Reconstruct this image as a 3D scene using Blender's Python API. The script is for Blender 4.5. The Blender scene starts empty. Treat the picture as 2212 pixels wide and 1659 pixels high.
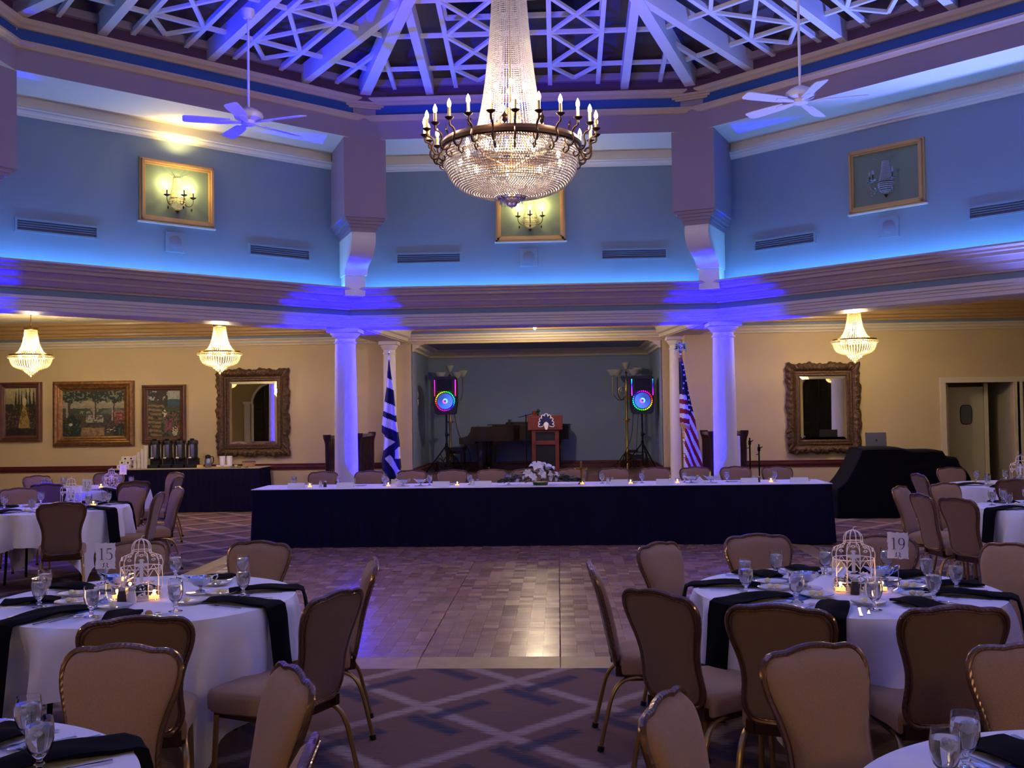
import bpy, math, random
from math import sin, cos, pi, radians, hypot, atan2, tan
from mathutils import Vector, Matrix
random.seed(7)
S = bpy.context.scene
COL = S.collection

# ------------------------------------------------------------------ camera
F_PX, PITCH, ROLL, CAM_H, YAW = 2237.0, 0.029, -0.014, 1.685, 0.044
cam_d = bpy.data.cameras.new('camera'); cam = bpy.data.objects.new('camera', cam_d); COL.objects.link(cam)
cam_d.sensor_fit = 'HORIZONTAL'; cam_d.sensor_width = 36; cam_d.lens = F_PX / 2212 * 36
cam_d.clip_start = 0.05; cam_d.clip_end = 200
Rm = Vector((cos(YAW), sin(YAW), 0)); Fm = Vector((-sin(YAW) * cos(PITCH), cos(YAW) * cos(PITCH), sin(PITCH))); Um = Rm.cross(Fm)
xr = Rm * cos(ROLL) + Um * sin(ROLL); yr = -Rm * sin(ROLL) + Um * cos(ROLL)
M = Matrix((xr, yr, -Fm)).transposed().to_4x4(); M.translation = (0, 0, CAM_H)
cam.matrix_world = M; S.camera = cam

# ------------------------------------------------------------------ world, exposure
S.view_settings.view_transform = 'Standard'; S.view_settings.look = 'None'
S.view_settings.exposure = 1.2; S.view_settings.gamma = 1.0; S.view_settings.use_curve_mapping = False
w = bpy.data.worlds.new('night'); S.world = w; w.use_nodes = True
w.node_tree.nodes['Background'].inputs[0].default_value = (0.01, 0.012, 0.03, 1)
w.node_tree.nodes['Background'].inputs[1].default_value = 0.5

# light levels
P_SMALL = 34      # each small chandelier (W)
P_BIG = 55       # inside the big chandelier
P_UP = 3000       # blue uplight cans at the columns
E_COVE = 34.0     # LED strip in the cove
WARM = (1.0, 0.79, 0.50); BLUE = (0.0, 0.0, 1.0); ROOFBLUE = (0.14, 0.20, 1.0)
P_ROOF = 1700      # other uplights, tilted up into the dome

def point(name, loc, power, color, radius=0.08, parent=None):
    d = bpy.data.lights.new(name, 'POINT'); d.energy = power; d.color = color; d.shadow_soft_size = radius
    o = bpy.data.objects.new(name, d); COL.objects.link(o); o.location = loc
    if parent: o.parent = parent
    return o
def spot(name, loc, target, power, color, size, blend=0.4, radius=0.05):
    d = bpy.data.lights.new(name, 'SPOT'); d.energy = power; d.color = color; d.spot_size = size; d.spot_blend = blend; d.shadow_soft_size = radius
    o = bpy.data.objects.new(name, d); COL.objects.link(o); o.location = loc
    o.rotation_euler = (Vector(target) - Vector(loc)).to_track_quat('-Z', 'Y').to_euler()
    return o

# ------------------------------------------------------------------ materials
def hexc(r, g, b):   # sRGB 0..255 -> linear
    f = lambda c: (c / 255 / 12.92) if c / 255 <= 0.04045 else ((c / 255 + 0.055) / 1.055) ** 2.4
    return (f(r), f(g), f(b), 1)
MATS = {}
def mat(name, color=(0.8, 0.8, 0.8, 1), rough=0.5, metal=0.0, spec=0.5, emit=None, es=0.0, trans=0.0, bump=None, vary=None, attr=False, coat=0.0, ior=1.45, sheen=0.0):
    if name in MATS: return MATS[name]
    m = bpy.data.materials.new(name); m.use_nodes = True; nt = m.node_tree; b = nt.nodes['Principled BSDF']
    b.inputs['Base Color'].default_value = color; b.inputs['Roughness'].default_value = rough; b.inputs['Metallic'].default_value = metal
    b.inputs['Specular IOR Level'].default_value = spec; b.inputs['Transmission Weight'].default_value = trans
    b.inputs['Coat Weight'].default_value = coat; b.inputs['IOR'].default_value = ior; b.inputs['Sheen Weight'].default_value = sheen
    if emit is not None:
        b.inputs['Emission Color'].default_value = emit; b.inputs['Emission Strength'].default_value = es
    tc = None
    if vary or bump:
        tc = nt.nodes.new('ShaderNodeTexCoord')
    if vary:   # (scale, amount)
        n = nt.nodes.new('ShaderNodeTexNoise'); n.inputs['Scale'].default_value = vary[0]; n.inputs['Detail'].default_value = 5
        nt.links.new(tc.outputs['Object'], n.inputs['Vector'])
        h = nt.nodes.new('ShaderNodeHueSaturation'); h.inputs['Color'].default_value = color
        mr = nt.nodes.new('ShaderNodeMapRange'); mr.inputs[1].default_value = 0.3; mr.inputs[2].default_value = 0.7
        mr.inputs[3].default_value = 1 - vary[1]; mr.inputs[4].default_value = 1 + vary[1]
        nt.links.new(n.outputs['Fac'], mr.inputs[0]); nt.links.new(mr.outputs[0], h.inputs['Value']); nt.links.new(h.outputs[0], b.inputs['Base Color'])
    if bump:   # (kind, scale, strength)
        if bump[0] == 'noise':
            n = nt.nodes.new('ShaderNodeTexNoise'); n.inputs['Scale'].default_value = bump[1]; n.inputs['Detail'].default_value = 6; out = n.outputs['Fac']
        elif bump[0] == 'voronoi':
            n = nt.nodes.new('ShaderNodeTexVoronoi'); n.inputs['Scale'].default_value = bump[1]; out = n.outputs['Distance']
        else:
            n = nt.nodes.new('ShaderNodeTexWave'); n.wave_type = 'BANDS'; n.bands_direction = 'DIAGONAL'; n.inputs['Scale'].default_value = bump[1]; out = n.outputs['Fac']
        nt.links.new(tc.outputs['Object'], n.inputs['Vector'])
        bp = nt.nodes.new('ShaderNodeBump'); bp.inputs['Strength'].default_value = bump[2]; bp.inputs['Distance'].default_value = 0.01
        nt.links.new(out, bp.inputs['Height']); nt.links.new(bp.outputs[0], b.inputs['Normal'])
    if attr:
        a = nt.nodes.new('ShaderNodeAttribute'); a.attribute_name = 'Col'
        if emit is not None: nt.links.new(a.outputs['Color'], b.inputs['Emission Color'])
        else: nt.links.new(a.outputs['Color'], b.inputs['Base Color'])
    MATS[name] = m
    return m

WHITE = mat('white_paint', hexc(228, 222, 214), 0.55, bump=('noise', 30, 0.05))
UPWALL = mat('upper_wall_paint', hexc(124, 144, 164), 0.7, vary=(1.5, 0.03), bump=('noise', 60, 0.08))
TAN = mat('tan_wall_paint', hexc(196, 176, 132), 0.7, vary=(1.2, 0.03), bump=('noise', 80, 0.08))
MAUVE = mat('mauve_paint', hexc(148, 130, 150), 0.6, bump=('noise', 60, 0.05))
TANTRIM = mat('tan_trim_paint', hexc(196, 172, 148), 0.35)
ENTAB = mat('entablature_paint', hexc(176, 158, 152), 0.33)
BLUEBAND = mat('blue_band_paint', hexc(38, 78, 150), 0.6)
GREYBLUE = mat('grey_blue_band', hexc(104, 124, 148), 0.5)
DARKBAND = mat('plum_band_paint', hexc(84, 52, 84), 0.6)
BROWNTRIM = mat('brown_cornice_paint', hexc(168, 138, 92), 0.35)
CREAMTRIM = mat('cream_cornice_paint', hexc(206, 196, 168), 0.4)
STAGEBLUE = mat('stage_wall_paint', hexc(122, 138, 162), 0.7, vary=(1.0, 0.04), bump=('noise', 50, 0.06))
DECK = mat('roof_deck', hexc(96, 84, 92), 0.8, vary=(2, 0.08))
SKYGLASS = mat('skylight_glass', hexc(8, 10, 40), 0.55, spec=0.15)
BURG = mat('burgundy_wood', hexc(84, 34, 36), 0.35, vary=(6, 0.15))
DARKWOOD = mat('dark_wood', hexc(48, 24, 22), 0.3, vary=(8, 0.2), coat=0.3)
REDWOOD = mat('podium_wood', hexc(98, 42, 34), 0.35, vary=(9, 0.2), coat=0.2)
PIANO = mat('piano_lacquer', hexc(26, 18, 18), 0.18, vary=(6, 0.15), coat=0.5)
BLACKCLOTH = mat('black_cloth', hexc(18, 16, 42), 0.95, spec=0.15, bump=('noise', 300, 0.1))
NAPKIN = mat('navy_napkin', hexc(9, 9, 20), 0.95, spec=0.12, bump=('noise', 400, 0.15))
CLOTH = mat('white_tablecloth', hexc(236, 234, 250), 0.85, bump=('noise', 90, 0.08), vary=(3, 0.03))  # slight blue tint stands in for brightener glow under blue light
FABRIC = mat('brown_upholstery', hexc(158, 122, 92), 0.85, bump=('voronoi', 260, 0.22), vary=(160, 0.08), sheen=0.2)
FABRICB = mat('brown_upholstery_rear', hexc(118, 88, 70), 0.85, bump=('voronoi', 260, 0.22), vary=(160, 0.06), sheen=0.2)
BRONZE = mat('bronze_frame', hexc(128, 98, 82), 0.18, metal=0.75, bump=('wave', 30, 0.07))
GOLDLEG = mat('champagne_leg', hexc(168, 134, 82), 0.3, metal=0.75)
BLACKP = mat('black_plastic', hexc(14, 14, 18), 0.45)
BLACKM = mat('black_metal', hexc(16, 16, 20), 0.35, metal=0.5)
STEEL = mat('brushed_steel', hexc(170, 172, 178), 0.28, metal=1.0)
SILVER = mat('silver', hexc(205, 208, 220), 0.16, metal=1.0)
BRASS = mat('aged_brass', hexc(170, 140, 70), 0.3, metal=1.0)
DKBRONZE = mat('dark_bronze', hexc(74, 52, 40), 0.35, metal=0.8)
GILT = mat('gilt_frame', hexc(132, 96, 58), 0.36, metal=0.65, bump=('noise', 40, 0.6), vary=(20, 0.35))
GILTD = mat('carved_dark_gilt', hexc(92, 68, 48), 0.42, metal=0.5, bump=('noise', 60, 0.9), vary=(30, 0.55))
FRAMEB = mat('brown_frame', hexc(96, 62, 50), 0.4, vary=(10, 0.2))
NICHEGREEN = mat('niche_green', hexc(112, 130, 112), 0.7)
MIRROR = mat('mirror_glass', (0.9, 0.9, 0.9, 1), 0.01, metal=1.0)
GLASS = mat('clear_glass', (0.97, 0.98, 1, 1), 0.02, trans=1.0, ior=1.45)
WATER = mat('iced_water', (0.97, 0.98, 1, 1), 0.05, trans=0.8, ior=1.2)
ICE = mat('ice', (0.9, 0.9, 0.95, 1), 0.25, trans=0.35, ior=1.3)
FROST = mat('frosted_bowl_glass', hexc(210, 214, 200), 0.35, trans=0.45)
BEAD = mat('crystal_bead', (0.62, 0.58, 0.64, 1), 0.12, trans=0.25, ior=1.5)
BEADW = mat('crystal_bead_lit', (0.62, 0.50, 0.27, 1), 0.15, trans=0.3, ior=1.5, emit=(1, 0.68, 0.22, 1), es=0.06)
BULB = mat('warm_bulb', (1, 0.9, 0.7, 1), 0.3, emit=(1, 0.80, 0.50, 1), es=9)
FLAME = mat('candle_flame', (1, 0.7, 0.3, 1), 0.3, emit=(1, 0.42, 0.10, 1), es=12)
BULBOFF = mat('unlit_bulb', hexc(200, 205, 225), 0.1, trans=0.6)
WAX = mat('candle_wax', hexc(230, 200, 160), 0.5)
SLEEVE = mat('candle_sleeve', hexc(196, 172, 120), 0.5)
PORCELAIN = mat('porcelain', hexc(232, 230, 232), 0.2, coat=0.4)
BUTTER = mat('butter', hexc(244, 232, 178), 0.5)
PAPER = mat('white_card', hexc(236, 232, 236), 0.7)
INK = mat('dark_ink', hexc(64, 56, 60), 0.7)
INKG = mat('grey_ink', hexc(130, 128, 146), 0.7)
BLUECARD = mat('blue_program', hexc(44, 88, 168), 0.5)
CAGE = mat('white_wire', hexc(236, 230, 228), 0.4)
LEAF = mat('dark_leaf', hexc(42, 66, 44), 0.5, vary=(30, 0.3))
LEAFG = mat('silver_green_leaf', hexc(96, 112, 110), 0.6, vary=(30, 0.3))
PETAL = mat('white_petal', hexc(240, 236, 240), 0.6)
SALT = mat('salt', hexc(226, 222, 218), 0.6); PEPPER = mat('pepper', hexc(62, 50, 46), 0.7)
PRINT = mat('painted_canvas', rough=0.6, attr=True); FLAGM = mat('flag_cloth', rough=0.8, attr=True)
LEDM = mat('coloured_leds', (0, 0, 0, 1), 0.4, emit=(1, 1, 1, 1), es=5.0, attr=True)
COVE = mat('cove_led', (0.5, 0.7, 1, 1), 0.5, emit=(0.08, 0.36, 1, 1), es=E_COVE)
WINDK = mat('night_window_pane', hexc(26, 26, 34), 0.06)
CARDB = mat('takeaway_card', hexc(220, 214, 200), 0.7)
WOODTRAY = mat('tray_wood', hexc(190, 150, 100), 0.5)
DOORP = mat('door_paint', hexc(176, 170, 148), 0.5)
LAPTOP = mat('grey_laptop', hexc(88, 90, 108), 0.35, metal=0.5)
GREYW = mat('fan_white', hexc(222, 216, 220), 0.45)

def carpet_material():
    m = bpy.data.materials.new('patterned_carpet'); m.use_nodes = True; nt = m.node_tree; N = nt.nodes; L = nt.links
    b = N['Principled BSDF']; b.inputs['Roughness'].default_value = 0.95; b.inputs['Specular IOR Level'].default_value = 0.1
    g = N.new('ShaderNodeNewGeometry'); sx = N.new('ShaderNodeSeparateXYZ'); L.new(g.outputs['Position'], sx.inputs[0])
    def math(op, a, c=None, d=None):
        n = N.new('ShaderNodeMath'); n.operation = op
        for i, v in enumerate((a, c, d)):
            if v is None: continue
            if isinstance(v, (int, float)): n.inputs[i].default_value = v
            else: L.new(v, n.inputs[i])
        return n.outputs[0]
    # brushed streak noise, stretched along x
    mp = N.new('ShaderNodeMapping'); mp.inputs['Scale'].default_value = (4, 110, 1); L.new(g.outputs['Position'], mp.inputs[0])
    st = N.new('ShaderNodeTexNoise'); st.inputs['Scale'].default_value = 1; st.inputs['Detail'].default_value = 3; L.new(mp.outputs[0], st.inputs['Vector'])
    mp2 = N.new('ShaderNodeMapping'); mp2.inputs['Scale'].default_value = (7, 190, 1); L.new(g.outputs['Position'], mp2.inputs[0])
    st2 = N.new('ShaderNodeTexNoise'); st2.inputs['Scale'].default_value = 1; st2.inputs['Detail'].default_value = 2; L.new(mp2.outputs[0], st2.inputs['Vector'])
    big = N.new('ShaderNodeTexNoise'); big.inputs['Scale'].default_value = 1.3; big.inputs['Detail'].default_value = 2; L.new(g.outputs['Position'], big.inputs['Vector'])
    jit = math('MULTIPLY', math('SUBTRACT', st.outputs['Fac'], 0.5), 0.15)
    X = math('ADD', sx.outputs['X'], 0.29); Y = math('ADD', sx.outputs['Y'], 0.14)
    u = math('ADD', math('ADD', math('DIVIDE', X, 1.04), math('DIVIDE', Y, 1.12)), jit)
    v = math('ADD', math('SUBTRACT', math('DIVIDE', Y, 1.12), math('DIVIDE', X, 1.04)), jit)
    def band(t, off, half):
        fr = math('FRACT', math('ADD', t, off + 0.5)); d = math('ABSOLUTE', math('SUBTRACT', fr, 0.5))
        return math('SUBTRACT', 1.0, math('MINIMUM', 1.0, math('POWER', math('DIVIDE', d, half), 3.0)))
    lu, lv = band(u, 0, 0.07), band(v, 0, 0.07)
    du, dv = band(u, 0.22, 0.085), band(v, 0.26, 0.085)
    # dark bands broken into dashes along their length
    cu = math('GREATER_THAN', math('FRACT', math('ADD', math('MULTIPLY', v, 1.0), 0.12)), 0.42)
    cv = math('GREATER_THAN', math('FRACT', math('ADD', math('MULTIPLY', u, 1.0), 0.55)), 0.42)
    dark = math('MAXIMUM', math('MULTIPLY', du, cu), math('MULTIPLY', dv, cv))
    light = math('MAXIMUM', lu, lv)
    thr = lambda f, t, k: math('MULTIPLY', f, math('GREATER_THAN', t, k))
    def mix(fac, a, c):
        n = N.new('ShaderNodeMix'); n.data_type = 'RGBA'
        if isinstance(fac, (int, float)): n.inputs[0].default_value = fac
        else: L.new(fac, n.inputs[0])
        for i, vv in ((6, a), (7, c)):
            if isinstance(vv, tuple): n.inputs[i].default_value = vv
            else: L.new(vv, n.inputs[i])
        return n.outputs[2]
    base = mix(st2.outputs['Fac'], hexc(130, 99, 88), hexc(98, 76, 74))
    c1 = mix(math('MINIMUM', 1.0, math('MAXIMUM', 0.0, math('MULTIPLY', light, math('MULTIPLY_ADD', st2.outputs['Fac'], 3.4, -0.95)))), base, hexc(168, 148, 142))
    c2 = mix(math('MINIMUM', 1.0, math('MAXIMUM', 0.0, math('MULTIPLY', dark, math('MULTIPLY_ADD', st2.outputs['Fac'], 2.4, -0.35)))), c1, hexc(52, 56, 78))
    L.new(c2, b.inputs['Base Color'])
    bp = N.new('ShaderNodeBump'); bp.inputs['Strength'].default_value = 0.3; bp.inputs['Distance'].default_value = 0.004
    nz = N.new('ShaderNodeTexNoise'); nz.inputs['Scale'].default_value = 260; L.new(g.outputs['Position'], nz.inputs['Vector'])
    L.new(nz.outputs['Fac'], bp.inputs['Height']); L.new(bp.outputs[0], b.inputs['Normal'])
    return m
def parquet_material():
    m = bpy.data.materials.new('parquet_wood'); m.use_nodes = True; nt = m.node_tree; N = nt.nodes; L = nt.links
    b = N['Principled BSDF']; b.inputs['Specular IOR Level'].default_value = 0.5
    g = N.new('ShaderNodeNewGeometry')
    mp = N.new('ShaderNodeMapping'); mp.inputs['Location'].default_value = (3.85, -7.15, 0); mp.vector_type = 'POINT'
    L.new(g.outputs['Position'], mp.inputs[0])
    sx = N.new('ShaderNodeSeparateXYZ'); L.new(mp.outputs[0], sx.inputs[0])
    def math(op, a, c=None):
        n = N.new('ShaderNodeMath'); n.operation = op
        for i, v in enumerate((a, c)):
            if v is None: continue
            if isinstance(v, (int, float)): n.inputs[i].default_value = v
            else: L.new(v, n.inputs[i])
        return n.outputs[0]
    c = 0.12
    ux, uy = math('DIVIDE', sx.outputs['X'], c), math('DIVIDE', sx.outputs['Y'], c)
    par = math('MODULO', math('ADD', math('FLOOR', ux), math('FLOOR', uy)), 2)      # 0/1 checker
    # slats: 5 per block, along x or y
    sa = math('MULTIPLY', ux, 5); sb = math('MULTIPLY', uy, 5)
    ida = math('FLOOR', sa); idb = math('FLOOR', sb)
    def mixf(f, a, d): return math('ADD', math('MULTIPLY', a, math('SUBTRACT', 1, f)), math('MULTIPLY', d, f))
    slat = mixf(par, idb, ida); blockv = math('ADD', math('MULTIPLY', math('FLOOR', ux), 13.7), math('MULTIPLY', math('FLOOR', uy), 7.31))
    wn = N.new('ShaderNodeTexWhiteNoise'); wn.noise_dimensions = '2D'
    cb = N.new('ShaderNodeCombineXYZ'); L.new(slat, cb.inputs[0]); L.new(blockv, cb.inputs[1]); L.new(cb.outputs[0], wn.inputs['Vector'])
    wn2 = N.new('ShaderNodeTexWhiteNoise'); wn2.noise_dimensions = '1D'; L.new(blockv, wn2.inputs['W'])
    fr = mixf(par, math('FRACT', sb), math('FRACT', sa))
    edge = math('LESS_THAN', math('MINIMUM', fr, math('SUBTRACT', 1, fr)), 0.05)
    bx = math('MINIMUM', math('MINIMUM', math('FRACT', ux), math('SUBTRACT', 1, math('FRACT', ux))), math('MINIMUM', math('FRACT', uy), math('SUBTRACT', 1, math('FRACT', uy))))
    bedge = math('LESS_THAN', bx, 0.02)
    e = math('MAXIMUM', math('MULTIPLY', edge, 0.45), bedge)
    cr = N.new('ShaderNodeValToRGB'); cr.color_ramp.elements[0].color = hexc(142, 106, 98); cr.color_ramp.elements[1].color = hexc(174, 136, 120)
    val = math('ADD', math('ADD', math('MULTIPLY', wn.outputs['Value'], 0.30), math('MULTIPLY', wn2.outputs['Value'], 0.5)), math('MULTIPLY', par, 0.10)); L.new(val, cr.inputs[0])  # alternate blocks toned lighter to imitate turned grain reflecting light
    mx = N.new('ShaderNodeMix'); mx.data_type = 'RGBA'; L.new(math('MULTIPLY', e, 0.55), mx.inputs[0]); L.new(cr.outputs[0], mx.inputs[6]); mx.inputs[7].default_value = hexc(70, 46, 42)
    L.new(mx.outputs[2], b.inputs['Base Color'])
    L.new(math('ADD', 0.20, math('MULTIPLY', wn2.outputs['Value'], 0.10)), b.inputs['Roughness'])
    bp = N.new('ShaderNodeBump'); bp.inputs['Strength'].default_value = 0.05; bp.inputs['Distance'].default_value = 0.002
    L.new(math('ADD', math('MULTIPLY', wn2.outputs['Value'], 0.6), math('MULTIPLY', e, -0.8)), bp.inputs['Height']); L.new(bp.outputs[0], b.inputs['Normal'])
    return m
def tile_material():
    return mat('ceiling_tile_board', hexc(208, 200, 172), 0.85, bump=('noise', 120, 0.5), vary=(60, 0.06))

# ------------------------------------------------------------------ mesh builder
class MB:
    def __init__(s): s.v = []; s.f = []; s.c = []   # c: per-face colour (optional)
    def add(s, vs, fs, mtx=None, col=None):
        o = len(s.v)
        s.v += [tuple(mtx @ Vector(p)) for p in vs] if mtx else [tuple(p) for p in vs]
        s.f += [tuple(i + o for i in f) for f in fs]
        if col is not None or s.c: s.c += [None] * (len(s.f) - len(fs) - len(s.c)) + [col] * len(fs)
        return s
    def box(s, c, d, mtx=None, col=None):
        x, y, z = c; a, b, e = d[0] / 2, d[1] / 2, d[2] / 2
        vs = [(x + i * a, y + j * b, z + k * e) for k in (-1, 1) for j in (-1, 1) for i in (-1, 1)]
        return s.add(vs, [(0, 2, 3, 1), (4, 5, 7, 6), (0, 1, 5, 4), (2, 6, 7, 3), (0, 4, 6, 2), (1, 3, 7, 5)], mtx, col)
    def rbox(s, c, d, r=0.01, mtx=None):   # box with chamfered vertical and top edges
        x, y, z = c; a, b, e = d[0] / 2, d[1] / 2, d[2] / 2
        def ring(a, b, q, zz): return [(x - a + q, y - b, zz), (x + a - q, y - b, zz), (x + a, y - b + q, zz), (x + a, y + b - q, zz), (x + a - q, y + b, zz), (x - a + q, y + b, zz), (x - a, y + b - q, zz), (x - a, y - b + q, zz)]
        rs = [ring(a - r, b - r, r, z - e), ring(a, b, r, z - e + r), ring(a, b, r, z + e - r), ring(a - r, b - r, r, z + e)]
        return s.rings(rs, caps=True, mtx=mtx)
    def rings(s, rs, caps=True, closed=True, mtx=None, col=None):
        n = len(rs[0]); vs = [p for r in rs for p in r]; fs = []
        for k in range(len(rs) - 1):
            for i in range(n if closed else n - 1):
                j = (i + 1) % n; fs.append((k * n + i, k * n + j, (k + 1) * n + j, (k + 1) * n + i))
        if caps: fs.append(tuple(range(n - 1, -1, -1))); fs.append(tuple((len(rs) - 1) * n + i for i in range(n)))
        return s.add(vs, fs, mtx, col)
    def lathe(s, prof, n=20, c=(0, 0, 0), mtx=None, caps=False, col=None):
        rs = [[(c[0] + r * cos(2 * pi * i / n), c[1] + r * sin(2 * pi * i / n), c[2] + z) for i in range(n)] for r, z in prof]
        return s.rings(rs, caps=caps, mtx=mtx, col=col)
    def tube(s, path, rad, n=8, caps=True, mtx=None, flat=1.0, col=None):
        P = [Vector(p) for p in path]; m = len(P)
        if isinstance(rad, (int, float)): rad = [rad] * m
        rs = []; prev = None
        for i in range(m):
            t = (P[min(i + 1, m - 1)] - P[max(i - 1, 0)])
            t = t.normalized() if t.length > 1e-9 else Vector((0, 0, 1))
            if prev is None:
                a = Vector((1, 0, 0)) if abs(t.x) < 0.8 else Vector((0, 1, 0)); u = (a - t * a.dot(t)).normalized()
            else:
                u = prev - t * prev.dot(t); u = u.normalized() if u.length > 1e-6 else prev
            prev = u; v = t.cross(u)
            rs.append([tuple(P[i] + u * rad[i] * cos(2 * pi * k / n) + v * rad[i] * flat * sin(2 * pi * k / n)) for k in range(n)])
        return s.rings(rs, caps=caps, mtx=mtx, col=col)
    def ring_tube(s, path, r, n=8, mtx=None):   # closed loop tube
        P = [Vector(p) for p in path]; m = len(P); rs = []; prev = None
        for i in range(m):
            t = (P[(i + 1) % m] - P[i - 1]).normalized()
            if prev is None:
                a = Vector((0, 1, 0)) if abs(t.y) < 0.8 else Vector((1, 0, 0)); u = (a - t * a.dot(t)).normalized()
            else: u = (prev - t * prev.dot(t)).normalized()
            prev = u; v = t.cross(u)
            rs.append([tuple(P[i] + u * r * cos(2 * pi * k / n) + v * r * sin(2 * pi * k / n)) for k in range(n)])
        vs = [p for q in rs for p in q]; fs = []
        for k in range(m):
            k2 = (k + 1) % m
            for i in range(n):
                j = (i + 1) % n; fs.append((k * n + i, k * n + j, k2 * n + j, k2 * n + i))
        return s.add(vs, fs, mtx)
    def sphere(s, c, r, n=10, m=6, sz=1.0, mtx=None, col=None):
        prof = [(max(1e-4, r * sin(pi * k / m)), -r * sz * cos(pi * k / m)) for k in range(m + 1)]
        return s.lathe(prof, n, c, mtx, col=col)
    def prism(s, poly, z0, z1, mtx=None, col=None):
        n = len(poly); vs = [(x, y, z0) for x, y in poly] + [(x, y, z1) for x, y in poly]
        fs = [tuple(range(n - 1, -1, -1)), tuple(range(n, 2 * n))] + [(i, (i + 1) % n, n + (i + 1) % n, n + i) for i in range(n)]
        return s.add(vs, fs, mtx, col)
    def mesh(s, name, m, smooth=False):
        me = bpy.data.meshes.new(name); me.from_pydata(s.v, [], s.f); me.materials.append(m)
        if smooth:
            me.polygons.foreach_set('use_smooth', [True] * len(me.polygons))
            try: me.set_sharp_from_angle(angle=radians(42))
            except Exception: pass
        if s.c:
            a = me.color_attributes.new('Col', 'FLOAT_COLOR', 'CORNER'); k = 0
            for p, c in zip(me.polygons, s.c):
                c = c or (0.5, 0.5, 0.5, 1)
                for _ in range(p.loop_total): a.data[k].color = c if len(c) == 4 else (*c, 1); k += 1
        me.update()
        return me
def link(name, me, parent=None, loc=None, rot=None):
    o = bpy.data.objects.new(name, me); COL.objects.link(o)
    if parent: o.parent = parent
    if loc: o.location = loc
    if rot: o.rotation_euler = rot
    return o
def obj(name, mb, m, parent=None, smooth=True, loc=None, rot=None, label=None, stuff=False):
    o = link(name, mb.mesh(name, m, smooth), parent, loc, rot)
    if label: o['label'] = label
    if stuff: o['kind'] = 'stuff'
    return o
def tag(o, label, cat, group=None):
    o['label'] = label; o['category'] = cat
    if group: o['group'] = group
    return o
def thing(name, label, cat, loc=(0, 0, 0), rz=0, group=None):
    o = bpy.data.objects.new(name, None); o.empty_display_size = 0.05; COL.objects.link(o); o.location = loc; o.rotation_euler = (0, 0, rz)
    return tag(o, label, cat, group)
def dup(root, loc, rz=0, label=None, group=None, skip=()):
    def cp(o, par):
        c = o.copy(); COL.objects.link(c)
        if par: c.parent = par
        for ch in list(o.children):
            if ch.name.split('.')[0] in skip: continue
            cp(ch, c)
        return c
    r = cp(root, None); r.location = loc; r.rotation_euler = (0, 0, rz)
    if label: r['label'] = label
    if group: r['group'] = group
    return r
def struct(name, mb, m, parent=None, smooth=False):
    o = obj(name, mb, m, parent, smooth)
    if parent is None: o['kind'] = 'structure'
    return o
def T(x, y, z, rz=0, rx=0, ry=0, s=1):
    return Matrix.Translation((x, y, z)) @ Matrix.Rotation(rz, 4, 'Z') @ Matrix.Rotation(ry, 4, 'Y') @ Matrix.Rotation(rx, 4, 'X') @ Matrix.Scale(s, 4)
def catmull(pts, k=4, closed=False):
    out = []; n = len(pts)
    rng = range(n) if closed else range(n - 1)
    for i in rng:
        g = (lambda j: Vector(pts[j % n])) if closed else (lambda j: Vector(pts[max(0, min(n - 1, j))]))
        p0, p1, p2, p3 = g(i - 1), g(i), g(i + 1), g(i + 2)
        for q in range(k):
            t = q / k
            out.append(tuple(0.5 * ((2 * p1) + (p2 - p0) * t + (2 * p0 - 5 * p1 + 4 * p2 - p3) * t * t + (3 * p1 - p0 - 3 * p2 + p3) * t ** 3)))
    if not closed: out.append(tuple(pts[-1]))
    return out

# ------------------------------------------------------------------ octagon hall
CX, CY = -0.37, 8.86
T8 = tan(pi / 8)
def side_mtx(k):   # local x along the side, local y outward from centre, k=0 is the side facing the camera at the far end
    return Matrix.Translation((CX, CY, 0)) @ Matrix.Rotation(-k * pi / 4, 4, 'Z')
SIDES = range(8)
def oct_ring(mb, prof, lo=0.0, ks=None):   # profile of (a, z) swept round the octagon
    R = []
    for a, z in prof:
        R.append([(CX + a / cos(pi / 8) * sin(pi / 8 + k * pi / 4), CY + a / cos(pi / 8) * cos(pi / 8 + k * pi / 4), z) for k in range(8)])
    mb.rings(R, caps=False)
    return mb

# floor
fl = MB(); fl.box((-0.5, 9, -0.05), (29, 30, 0.1))
floor = link('floor', fl.mesh('floor', carpet_material())); floor['kind'] = 'structure'

# dance floor panels
dance = thing('dance_floor', 'portable parquet dance floor between the round tables and the head table', 'dance floor', (-0.49, 10.5, 0))
pm = MB(); PW = 0.96; pm.rbox((0, 0, 0.01), (PW - 0.006, PW - 0.006, 0.02), 0.002)
PQ = parquet_material(); pme = pm.mesh('panel', PQ)
for i in range(7):
    for j in range(7):
        link('panel', pme, dance, (-3.85 + PW * (i + .5) + 0.49, 7.15 + PW * (j + .5) - 10.5, 0))
EDGEM = mat('dance_floor_edge', hexc(176, 146, 98), 0.4, vary=(8, 0.12))
em = MB(); em.add([(-PW / 2 + .003, -.24, 0), (PW / 2 - .003, -.24, 0), (PW / 2 - .003, 0, 0.02), (-PW / 2 + .003, 0, 0.02), (-PW / 2 + .003, -.24, -.01), (PW / 2 - .003, -.24, -.01), (PW / 2 - .003, 0, -.01), (-PW / 2 + .003, 0, -.01)],
                   [(0, 1, 2, 3), (4, 7, 6, 5), (0, 4, 5, 1), (1, 5, 6, 2), (2, 6, 7, 3), (3, 7, 4, 0)])
eme = em.mesh('edge_strip', EDGEM)
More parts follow.
